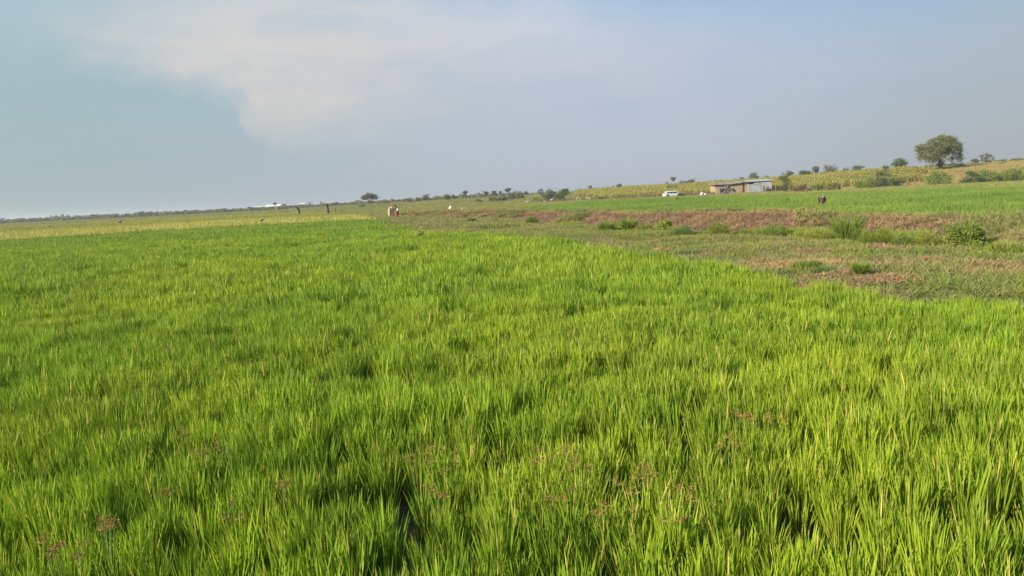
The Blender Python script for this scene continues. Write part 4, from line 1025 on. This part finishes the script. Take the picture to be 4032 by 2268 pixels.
# ------------------------------------------------------------------ car
def car():
    x_, y_, z_ = place(2650, 167); root = empty('parked_car', (x_, y_, z_ + .0), 'white estate car with dark windows parked beside the brush fence', 'car', rz=R(6))
    wp = pmat('white_paint', (.62, .61, .58), .3, .5, noise=3, var=.06); gl = pmat('dark_glass', (.02, .022, .025), .08, .6); tr = pmat('black_trim', (.03, .03, .03), .6)
    redl = pmat('red_lens', (.35, .05, .04), .3); cl = pmat('clear_lens', (.7, .7, .68), .15, .6)
    L0, L1 = -2.25, 2.25
    # stations along the car (rear at -x): sill z, belt z, roof z, half width
    stn = [(-2.25, .45, .80, .82, .72), (-2.18, .32, .88, 1.02, .80), (-2.02, .26, .94, 1.30, .84), (-1.75, .22, .95, 1.45, .86), (-1.2, .20, .95, 1.50, .87), (-.4, .20, .94, 1.52, .88), (.25, .20, .93, 1.49, .88),
           (.65, .20, .92, 1.36, .88), (1.05, .20, .92, 1.10, .87), (1.32, .20, .92, .95, .86), (1.75, .22, .84, .87, .84), (2.08, .28, .70, .76, .78), (2.25, .40, .58, .62, .62)]
    def arch(x, z):                                        # raise the sill over the wheels
        for cx in (-1.38, 1.35):
            d = abs(x - cx)
            if d < .40: z = max(z, .31 + math.sqrt(.40 ** 2 - d * d))
        return z
    xs = np.linspace(L0, L1, 91); rings = []
    A = np.array(stn)
    for xx in xs:
        zs_, zb, zr, hw = (float(np.interp(xx, A[:, 0], A[:, i])) for i in (1, 2, 3, 4)); zs_ = min(arch(xx, zs_), zb - .06)
        zr = max(zr, zb + .02); tum = hw - (zr - zb) * .34
        half = [(hw * .93, zs_), (hw, zs_ + (zb - zs_) * .35), (hw, zs_ + (zb - zs_) * .75), (hw * .97, zb), (tum * 1.0, zb + (zr - zb) * .75), (tum * .93, zb + (zr - zb) * .95), (tum * .6, zr)]
        rings.append([(xx, -a, b) for a, b in half] + [(xx, a, b) for a, b in reversed(half)])
    m = MB(); m.loft(rings); m.build('body', wp, root, True)
    def side(x, z, s):                                     # point on the tilted side glass
        zb, zr, hw = (float(np.interp(x, A[:, 0], A[:, i])) for i in (2, 3, 4)); t = (z - zb) / max(.05, zr - zb); tum = hw - (zr - zb) * .34
        return (x, s * ((hw * .97) * (1 - t / .75) + tum * t / .75 + .012), z)
    for s in (-1, 1):
        for a, b in ((-1.85, -1.22), (-1.16, -.34), (-.28, .48)):
            m = MB(); n = 8; lo = []; hi = []
            for i in range(n + 1):
                x = a + (b - a) * i / n; zb, zr = float(np.interp(x, A[:, 0], A[:, 2])), float(np.interp(x, A[:, 0], A[:, 3]))
                ztop = zb + (zr - zb) * .72
                if a < -1.8: ztop = min(ztop, zb + .06 + (x - a) * 1.1)
                lo.append(side(x, zb + .03, s)); hi.append(side(x, max(zb + .05, ztop), s))
            m.v += lo + hi
            m.f += [(i, i + 1, n + 2 + i, n + 1 + i) for i in range(n)]; m.build('side_window', gl, root)
        m = MB(); m.v = [side(.54, .96, s), side(1.0, .96, s), side(.62, 1.26, s), side(.54, 1.3, s)]; m.f = [(0, 1, 2, 3)]; m.build('quarter_window', gl, root)
        m = MB(); m.box(.62, .78, s * .86 - .02 if s < 0 else .84, s * .86 + .16 if s > 0 else -.86 + .02, .95, 1.08); m.v = [(a, b + (s * .07), c) for a, b, c in m.v]; m.build('wing_mirror', wp, root)
        m = MB(); m.box(-2.20, -2.02, s * .75 - .06, s * .80 + .045, .86, 1.06); m.build('tail_light', redl, root)
        m = MB(); m.box(1.95, 2.16, s * .70 - .07, s * .72 + .06, .60, .72); m.build('headlight', cl, root)
        for px_ in (-.75, .1):
            m = MB(); m.box(px_, px_ + .14, s * .885 - .012, s * .885 + .012, .82, .85); m.build('door_handle', tr, root)
    m = MB(); m.v = [(.66, -.60, 1.37), (.66, .60, 1.37), (1.27, .74, .985), (1.27, -.74, .985)]; m.f = [(0, 1, 2, 3)]; m.build('windscreen', gl, root)
    m = MB(); m.v = [(-2.19, -.62, 1.02), (-2.19, .62, 1.02), (-2.02, .55, 1.30), (-2.02, -.55, 1.30)]; m.f = [(0, 1, 2, 3)]; m.build('rear_window', gl, root)
    m = MB(); m.box(-2.29, -2.12, -.72, .72, .36, .52); m.build('rear_bumper', wp, root); m = MB(); m.box(2.10, 2.28, -.62, .62, .34, .50); m.build('front_bumper', wp, root)
    for cx in (-1.38, 1.35):
        for s in (-1, 1): wheel_parts(root, (cx, s * .76, .31), .315, .21, rimc=(.62, .58, .54))


car()


# ------------------------------------------------------------------ brush fence, posts, poles
def brush_fence():
    r = np.random.default_rng(3); x0, y0, _ = place(2075, 186); x1, y1, _ = place(2816, 166)
    root = empty('brush_fence', ((x0 + x1) / 2, (y0 + y1) / 2, 0), 'low fence of piled brown branches running from the hut to the thicket', 'fence')
    cx, cy = (x0 + x1) / 2, (y0 + y1) / 2; m = MB(); st_ = MB()
    for i in range(620):
        t = r.uniform(0, 1); bx = x0 + (x1 - x0) * t - cx; by = y0 + (y1 - y0) * t - cy + r.normal(0, .3); z = r.uniform(0, .75) * (1 if r.uniform() < .85 else 1.4); g = float(ground(bx + cx, by + cy))
        d = Vector((r.normal(0, .9), r.normal(0, .3), r.normal(0, .28))); p = Vector((bx, by, g + z))
        m.tube([p - d * .5, p + Vector((0, 0, r.normal(0, .08))), p + d * .5], [r.uniform(.03, .08), r.uniform(.03, .08), .02], 4, False)
    m.build('branches', pmat('dead_branch', (.20, .135, .095), .95, .05, noise=2, var=.4), root)
    L = []
    for i in range(500):
        t = r.uniform(0, 1); L.append((x0 + (x1 - x0) * t - cx, y0 + (y1 - y0) * t - cy + r.normal(0, .3), abs(r.normal(.2, .2)) + float(ground(x0 + (x1 - x0) * t, y0))))
    link('brushwood', leaves_mesh('brushwood', m_brownl, np.array(L), .32, 4, 0, 2.2, .4), root)


brush_fence()
m_post = pmat('fence_post', (.22, .17, .10), .9, .1, noise=6, var=.3)
for i, (px, D, h, rd, lb) in enumerate([(3055, 158, 1.9, .09, 'wooden fence post just right of the metal hut wall'), (3148, 158, 1.5, .08, 'wooden fence post in the crop right of the airy shrub'), (3206, 156, 3.6, .07, 'tall thin pale pole at the edge of the yellow crop')]):
    x_, y_, z_ = place(px, D); m = MB(); m.tube([(0, 0, -.2), (.03, 0, h * .4), (-.02, 0, h * .8), (.01, 0, h)], [rd, rd * .95, rd * .9, rd * .7], 8)
    o = m.build('fence_post' if i < 2 else 'pole', m_post if i < 2 else m_palebark, None, True); o.location = (x_, y_, z_); prop(o, lb, 'post' if i < 2 else 'pole')

# far buildings with long pale roofs
m_froof = pmat('pale_roof', (.72, .73, .72), .5, .3, noise=.2, var=.06); m_fwall = pmat('far_wall', (.35, .33, .30), .9, noise=.3, var=.1)
for px0, px1, D, h, lb in ((1044, 1104, 700, 4.6, 'long low building with a pale metal roof on the far skyline'), (1178, 1196, 650, 4.4, 'short pale roofed building behind the first scarecrow'), (1000, 1030, 720, 3.8, 'small pale roofed building left of the long one')):
    a = place(px0, D); b = place(px1, D); root = empty('far_building', (a[0], D, a[2]), lb, 'building'); Wd = b[0] - a[0]
    m = MB(); m.box(0, Wd, 0, 9, 0, h - 1.6); m.build('wall', m_fwall, root)
    m = MB(); m.loft([[(q, -.6, h - 1.6), (q, 4.5, h), (q, 9.6, h - 1.6), (q, 4.5, h - 1.75)] for q in (-.5, Wd + .5)]); m.build('roof', m_froof, root)

# ------------------------------------------------------------------ scarecrows, sack, birds, straw heaps
m_black = pmat('black_cloth', (.025, .03, .03), .9, .1, noise=5, var=.3); m_maroon = pmat('maroon_cloth', (.15, .09, .075), .9, .1, noise=5, var=.4); m_stick = pmat('stick', (.13, .11, .06), .9)


def drape(rings_, n=14, seed=0, wav=.12):
    """rings_: (cx, cy, z, rx, ry)"""
    r = np.random.default_rng(seed); ph = r.uniform(0, 6.28, 3); out = []
    for cx, cy, z, rx, ry in rings_:
        out.append([(cx + math.cos(a) * rx * (1 + wav * math.sin(3 * a + ph[0] + z * 3)), cy + math.sin(a) * ry * (1 + wav * math.sin(4 * a + ph[1])), z + .02 * math.sin(5 * a + ph[2])) for a in [2 * math.pi * k / n for k in range(n)]])
    return out


def scarecrow(px, D, h, rings_, mat, lb, seed, cross=None):
    x_, y_, z_ = place(px, D); root = empty('scarecrow', (x_, y_, z_), lb, 'scarecrow')
    m = MB(); m.tube([(0, 0, -.2), (.03, 0, h * .5), (0, 0, h * .95)], [.05, .045, .035], 6)
    if cross: m.tube([(-cross, 0, h * .82), (cross, 0, h * .80)], .03, 5)
    m.build('stick', m_stick, root, True)
    m = MB(); m.loft(drape(rings_, 14, seed)); m.build('cloth', mat, root, True)
    return root


scarecrow(1174, 150, 2.3, [(.12, 0, .55, .10, .08), (.14, 0, 1.0, .16, .12), (.05, 0, 1.35, .20, .14), (-.15, 0, 1.75, .22, .13), (-.35, 0, 2.05, .12, .08), (-.45, 0, 2.3, .03, .03)], m_black, 'bent scarecrow of black cloth on a stick with a pointed top, farther one', 1)
scarecrow(1290, 150, 2.6, [(.05, 0, .55, .10, .08), (.06, 0, .72, .30, .16), (.05, 0, .95, .20, .14), (0, 0, 1.4, .16, .12), (-.05, 0, 1.9, .20, .14), (-.12, 0, 2.15, .26, .15), (-.22, 0, 2.32, .14, .1)], m_black, 'upright scarecrow of dark cloth with bulging middle and hooked head', 2)
scarecrow(1318, 150, 1.7, [(0, 0, .5, .05, .04), (0, 0, .9, .09, .07), (.02, 0, 1.3, .11, .07), (0, 0, 1.6, .04, .04)], pmat('olive_cloth', (.12, .13, .08), .9), 'thin olive stick figure right of the upright scarecrow', 3)
s4 = scarecrow(3236, 54, 1.0, [(-.02, 0, .38, .10, .06), (-.01, 0, .5, .17, .10), (0, 0, .75, .19, .12), (-.02, 0, .92, .21, .12), (-.03, 0, 1.0, .19, .10), (-.02, 0, 1.04, .08, .05)], m_maroon, 'small maroon jacket scarecrow standing in the bright green paddy', 4, .2)
m = MB()
for sx_ in (-1, 1): m.tube([(sx_ * .1, 0, .98), (sx_ * .19, -.02, .95), (sx_ * .24 + .03, -.03, .78), (sx_ * .2, -.03, .55)], [.05, .06, .06, .045], 7)
m.build('sleeves', m_black, s4, True)
m = MB(); m.tube([(.05, -.05, .9), (.055, -.09, .98), (.06, -.03, 1.04)], [.03, .04, .02], 6); m.build('collar', pmat('pale_collar', (.6, .58, .55), .8), s4, True)

m_white = pmat('white_plastic', (.62, .61, .58), .5, .3, noise=6, var=.06)


def sack(px, D, s, lb, seed=0, dz=0, mat=m_white, name='sack', cat='sack'):
    x_, y_, z_ = place(px, D); m = MB(); m.loft(drape([(0, 0, 0, s * .25, s * .22), (0, 0, s * .12, s * .42, s * .34), (s * .03, 0, s * .45, s * .46, s * .36), (s * .08, 0, s * .8, s * .40, s * .3), (s * .12, 0, s * .98, s * .2, s * .16), (s * .13, 0, s * 1.04, s * .05, s * .05)], 14, seed, .06))
    o = m.build(name, mat, None, True); o.location = (x_, y_, z_ + dz); prop(o, lb, cat); return o


sack(1771, 125, .58, 'large round white sack lying on the grass behind the bank', 1, .35)
sack(1816, 125, .24, 'small white scrap on the grass right of the round sack', 2, .3)
sack(2762, 162, .75, 'broad white sack on the ground left of the hut', 3, .15)
sack(2776, 162, .55, 'narrow pale sack beside the broad one left of the hut', 4, .15)


def bird(px, D, s, mat, lb, head=1, group=None, dz=0.0, name='bird'):
    x_, y_, z_ = place(px, D); root = empty(name, (x_, y_, z_ + dz), lb, 'bird', group); s *= .78; root.scale = (s * head, s, s)
    m = MB(); rg = []
    for t_, (cx, cz, q) in enumerate([(-.50, .42, .01), (-.40, .44, .05), (-.2, .50, .11), (0, .55, .14), (.16, .60, .12), (.26, .68, .07), (.30, .80, .045), (.33, .92, .045), (.38, .97, .055), (.46, .95, .03), (.60, .92, .006)]):
        rg.append([(cx - math.sin(a) * q * .35 * (1 if t_ > 4 else .1), math.cos(a) * q * .8, cz + math.sin(a) * q) for a in [k * .785 for k in range(8)]])
    m.loft(rg); m.build('body', mat, root, True)
    for sy in (-.05, .05):
        m = MB(); m.tube([(.0, sy, .45), (.03, sy, .22), (0, sy, 0), (.1, sy, -.0)], [.022, .014, .014, .008], 5); m.build('leg', m_stick, root, True)
    return root


m_egret = pmat('white_feather', (.60, .59, .56), .8); m_crow = pmat('black_feather', (.02, .02, .022), .6)
for i, (px, D, s, hd, lb) in enumerate([(2075, 170, .9, 1, 'upright white bird farthest left on the green meadow'), (2143, 172, .7, -1, 'low white bird second from left on the meadow'), (2170, 178, 1.25, 1, 'largest white bird stretched forward on the meadow'),
        (2233, 182, 1.0, -1, 'white bird standing below the dense thicket'), (2269, 184, 1.1, 1, 'white bird with its back to the dark fence'), (2311, 184, 1.0, -1, 'white bird right of the dark gap in the brush fence'), (2320, 183, .85, 1, 'rightmost of the white birds near the low brown bush')]):
    bird(px, D, s, m_egret, lb, hd, 'white birds on the meadow', .25, 'white_bird')
bird(471, 135, 1.3, m_crow, 'black bird standing in the olive field at the left', 1, None, .35, 'black_bird')
bird(191, 130, .8, m_crow, 'small dark bird nearest the left edge of the fields', -1, None, .4, 'black_bird')
bird(1028, 82, .8, m_crow, 'dark bird on the yellow rice strip', 1, None, .5, 'black_bird')
bird(2665, 100, .7, m_crow, 'dark bird at the far edge of the bright green paddy below the car', 1, None, .4, 'black_bird')


def straw_heap(px, D, w, h, lb, seed, dz=0, mat=m_straw, size=.05, n=1500, asp=7):
    r = np.random.default_rng(seed); x_, y_, z_ = place(px, D); a = r.uniform(0, 6.28, n); q = r.uniform(0, 1, n) ** .75 * (1 + .22 * np.sin(3 * a + seed) + .15 * np.sin(7 * a + 2 * seed))
    cx = np.cos(a) * q * w / 2; cy = np.sin(a) * q * w / 3; cz = h * np.clip(1 - q ** 2, 0, 1) * r.uniform(.2, 1, n)
    zz = ground(cx + x_, cy + y_) - z_
    L = np.stack([cx, cy, cz + zz + .015], -1); me = leaves_mesh('straw_heap', mat, L, size, seed, 0, asp, 0)
    o = link('straw_heap', me, None, (x_, y_, z_ + dz)); prop(o, lb, 'straw heap')


straw_heap(1628, 88, 1.7, .55, 'golden heap of straw at the left end of the bare bank', 1, .3)
straw_heap(2730, 18.6, .75, .12, 'small heap of reddish straw lying at the edge of the rice', 2, .04, size=.025, n=2200)
straw_heap(2602, 23.5, .6, .08, 'thin scatter of straw under the olive bush', 3, .05, size=.025, n=1200)

# ------------------------------------------------------------------ sedges in the rice
def sedge(px, D, h, lb, seed, nh=3, spread=.06, group='brown sedges among the rice'):
    r = np.random.default_rng(seed); x_, y_, z_ = place(px, D); root = empty('sedge', (x_, y_, z_), lb, 'sedge', group)
    st_ = MB(); hd = MB()
    for i in range(nh):
        ex, ey = r.normal(0, spread, 2); hh = h * r.uniform(.9, 1.05); st_.tube([(ex * .1, ey * .1, 0), (ex * .5, ey * .5, hh * .6), (ex, ey, hh)], [.003, .0025, .002], 4, False)
        for k in range(10):
            d = Vector(r.normal(0, 1, 3)); d.z = abs(d.z) * .8 + .1; d.normalize(); e = Vector((ex, ey, hh)) + d * r.uniform(.02, .05)
            hd.tube([(ex, ey, hh), e], .0011, 3, False)
            for q in range(5):
                f_ = Vector(r.normal(0, 1, 3)).normalized() * r.uniform(.008, .018); hd.tube([e, e + f_], [.0019, .0009], 3, False)
    st_.build('stem', m_sedgestem, root); hd.build('seed_head', m_sedge, root)


SG = [(260, 3.75, 'dense brown sedge head near the lower left corner', 6, .05), (75, 3.5, 'brown sedge cluster at the lower left edge', 7, .07)]
for i, (px, D, lb, nh, sp) in enumerate(SG): sedge(px, D, .56, lb, 50 + i, nh, sp)
r_ = np.random.default_rng(8)
for i, (px, py) in enumerate([(1690, 1795), (1620, 1800), (1760, 1840), (2060, 1815), (2140, 1810), (2210, 1800), (1680, 1950), (2185, 1955), (2380, 2020), (2480, 1925), (2250, 1850), (2900, 1650), (2960, 1670), (3040, 1660), (850, 1780), (770, 1790),
                              (2680, 1960), (2520, 1870), (1100, 1930), (900, 2040), (620, 1960), (700, 1715), (2650, 2050), (2850, 1760)]):
    d = ray(px, py); t = (.46 - H) / d.z; D = d.y * t; pp = 2016 + d.x / d.y * FPX
    sedge(pp, D, .49, 'brown headed sedge weed standing between the green rice blades', 100 + i, 3, .05)

# ------------------------------------------------------------------ people
m_skin = pmat('skin', (.11, .06, .04), .6, .3)


def skinned(name, joints, edges, parent, mat, rootv=0, sub=1):
    me = bpy.data.meshes.new(name); me.from_pydata([j[:3] for j in joints], edges, []); me.materials.append(mat); o = link(name, me, parent)
    md = o.modifiers.new('skin', 'SKIN'); md.use_smooth_shade = True
    for i, j in enumerate(joints):
        rr = j[3]; o.data.skin_vertices[0].data[i].radius = (rr, j[4] if len(j) > 4 else rr); o.data.skin_vertices[0].data[i].use_root = (i == rootv)
    s = o.modifiers.new('sub', 'SUBSURF'); s.levels = s.render_levels = sub
    return o


def person(loc, rz, label, lean, arms, cloth, head_mat, skirt, top, seed, arm_out=.3, held=None):
    """figure faces -y; lean = forward tilt of the trunk (radians)"""
    root = empty('person', loc, label, 'person', rz=rz)
    sn, cs = math.sin(lean), math.cos(lean)
    def tr(x, l, f=0): return (x, -l * sn - f * cs, .92 + l * cs - f * sn)
    J = []; E = []
    def j(p, *r): J.append(tuple(p) + r); return len(J) - 1
    pel = j((0, 0, .92), .13, .10); ab = j(tr(0, .20), .12, .09); ch = j(tr(0, .40), .15, .10); nk = j(tr(0, .54), .055); hb = j(tr(0, .62, .02), .075, .085); ht = j(tr(0, .74, .03), .085, .095); hc = j(tr(0, .81, .02), .05)
    nose = j(tr(0, .68, .12), .014)
    E += [(pel, ab), (ab, ch), (ch, nk), (nk, hb), (hb, ht), (ht, hc), (ht, nose)]
    for s in (-1, 1):
        hip = j((s * .09, .0, .86), .085); kn = j((s * .11, -.04 - .08 * (s > 0), .48), .06); an = j((s * .11, .02, .08), .035); toe = j((s * .13, -.16, .04), .035)
        E += [(pel, hip), (hip, kn), (kn, an), (an, toe)]
        sh = j(tr(s * .17, .48), .055); el = j(tuple(Vector(tr(s * (.19 + arm_out * .35), .22, .02))), .04); h0 = arms[0 if s < 0 else 1]; wr = j(h0, .026)
        d = (Vector(h0) - Vector(J[el][:3])).normalized(); side = Vector((1, 0, 0)); up = d.cross(side).normalized()
        pm = Vector(h0) + d * .05; pa = j(tuple(pm), .034, .018); E += [(ch, sh), (sh, el), (el, wr), (wr, pa)]
        for k, ln in enumerate((.060, .075, .080, .072)):
            o = side * (k - 1.5) * .018; f1 = pm + d * .035 + o; f2 = f1 + d * ln * .5 + up * .008; f3 = f2 + d * ln * .35 + up * .025
            a = j(tuple(f1), .009); b = j(tuple(f2), .0085); c = j(tuple(f3), .0075); E += [(pa, a), (a, b), (b, c)]
        th = pm - d * .02 - side * s * .035; th2 = th + d * .035 + up * .02; a = j(tuple(th), .011); b = j(tuple(th2), .009); E += [(pa, a), (a, b)]
    for s in (-1, 1):
        e = j(tr(s * .09, .67, -.01), .018, .01); E.append((hb, e))
    skinned('body', J, E, root, m_skin)
    m = MB(); m.loft(drape(skirt, 18, seed, .05)); m.build('skirt', cloth, root, True)
    rg = [tr(0, l, f) + (rx, ry) for l, f, rx, ry in ((-.02, 0, .19, .15), (.15, 0, .18, .14), (.32, 0, .20, .15), (.44, 0, .215, .14), (.50, 0, .18, .11), (.54, 0, .09, .08))]
    m = MB(); m.loft([[(x + math.cos(a) * rx, y + math.sin(a) * ry * cs, z + math.sin(a) * ry * -sn * -1) for a in [2 * math.pi * k / 16 for k in range(16)]] for x, y, z, rx, ry in rg]); m.build('top', top, root, True)
    for s in (0, 1):
        i = [k for k, q in enumerate(J) if abs(q[3] - .055) < 1e-6 and abs(q[0]) > .1][s]; a, b = Vector(J[i][:3]), Vector(J[i + 1][:3]); m = MB(); m.tube([a, a.lerp(b, .5), b + (b - a) * .1], [.085, .08, .075], 10); m.build('sleeve', top, root, True)
    hx, hy, hz = tr(0, .76, .0)
    m = MB(); rr = []
    for k in range(7):
        t = k / 6; q = .135 * math.sqrt(max(.02, 1 - (t * 1.0) ** 2)); rr.append([(hx + math.cos(a) * q, hy + .01 + math.sin(a) * q * 1.08, hz - .04 + t * .13) for a in [2 * math.pi * i / 14 for i in range(14)]])
    m.loft(rr); m.build('headscarf' if head_mat else 'hair', head_mat or m_crow, root, True)
    m = MB()
    for s in (-1, 1): p_ = Vector(tr(s * .032, .695, .093)); m.loft([[tuple(p_ + Vector((math.cos(a) * q, d_, math.sin(a) * q))) for a in [k * .785 for k in range(8)]] for q, d_ in ((.004, -.006), (.011, 0), (.004, .008))])
    m.build('eyes', pmat('eye', (.5, .5, .48), .3), root, True)
    return root


px1, py1, pz1 = place(1541, 97)
cream = pmat('cream_cloth', (.46, .36, .25), .9, noise=5, var=.2); orange = pmat('orange_cloth', (.48, .17, .07), .9, noise=8, var=.25); redc = pmat('red_cloth_wrap', (.28, .03, .04), .8, noise=6, var=.25); brown = pmat('brown_cloth', (.16, .10, .07), .9, noise=6, var=.2)
person((px1, py1, pz1 + .12), R(8), 'person in an orange headscarf and cream wrap standing at the end of the grass verge', .12, [(-.36, -.10, .72), (.30, -.22, .86)], cream, orange,
       [(0, 0, .24, .30, .26), (0, 0, .4, .28, .24), (0, 0, .7, .24, .20), (0, 0, .96, .19, .15)], cream, 5)
px2, py2, pz2 = place(1560, 96.4)
person((px2, py2, pz2 + .10), R(-20), 'bending person in dark top and deep red wrap beside the orange headscarf', .55, [(-.25, -.50, .80), (.22, -.45, .62)], redc, None,
       [(0, .02, .10, .22, .2), (0, 0, .4, .23, .2), (0, 0, .75, .21, .19), (0, 0, .98, .18, .15)], brown, 6)
sack(1530.5, 96.8, 1.0, 'tall cream cloth bundle held at the left of the people', 7, .12, cream, 'cloth_bundle', 'bundle').scale = (.42, .5, 1.25)
sack(1563, 95.4, .32, 'white bag against the red wrap of the bending person', 8, .95, m_white, 'white_bag', 'bag')

# ------------------------------------------------------------------ haze
hm = bpy.data.materials.new('haze'); hm.use_nodes = True; t = NT(hm.node_tree); t.n.clear()
pv = t.add('ShaderNodeVolumePrincipled'); pv.inputs['Color'].default_value = (.80, .86, .95, 1); pv.inputs['Density'].default_value = .00045; pv.inputs['Anisotropy'].default_value = .3
t.l.new(pv.outputs[0], t.add('ShaderNodeOutputMaterial').inputs['Volume'])
m = MB(); m.box(-9500, 9500, -9500, 9500, -1.6, 16.0); prop(m.build('haze', hm), 'pale haze over the plain', kind='stuff')

# loose patches of dead brown grass lying on the verge
for i, (px, D, wd, lb) in enumerate([(3120, 17.6, 2.4, 'long swath of tan straw lying on the verge'), (3480, 14.1, 1.5, 'reddish brown mat of dead grass at the rice edge'), (3010, 18.6, 1.2, 'brown dead grass where the rice edge bends'), (3660, 16.8, 1.0, 'small reddish patch of dead grass below the feathery bush'), (3300, 15.2, 1.1, 'brown mat between the two bluish tufts')]):
    straw_heap(px, D, wd, .07, lb, 40 + i, .05, leafmat('dead_grass_%d' % i, (.20, .135, .075), (.39, .285, .165), (.38, .27, .15), (.3, .2, .1), .8, .1, .8, .05) if i != 0 else m_straw, size=.02, n=int(2600 * wd), asp=8)
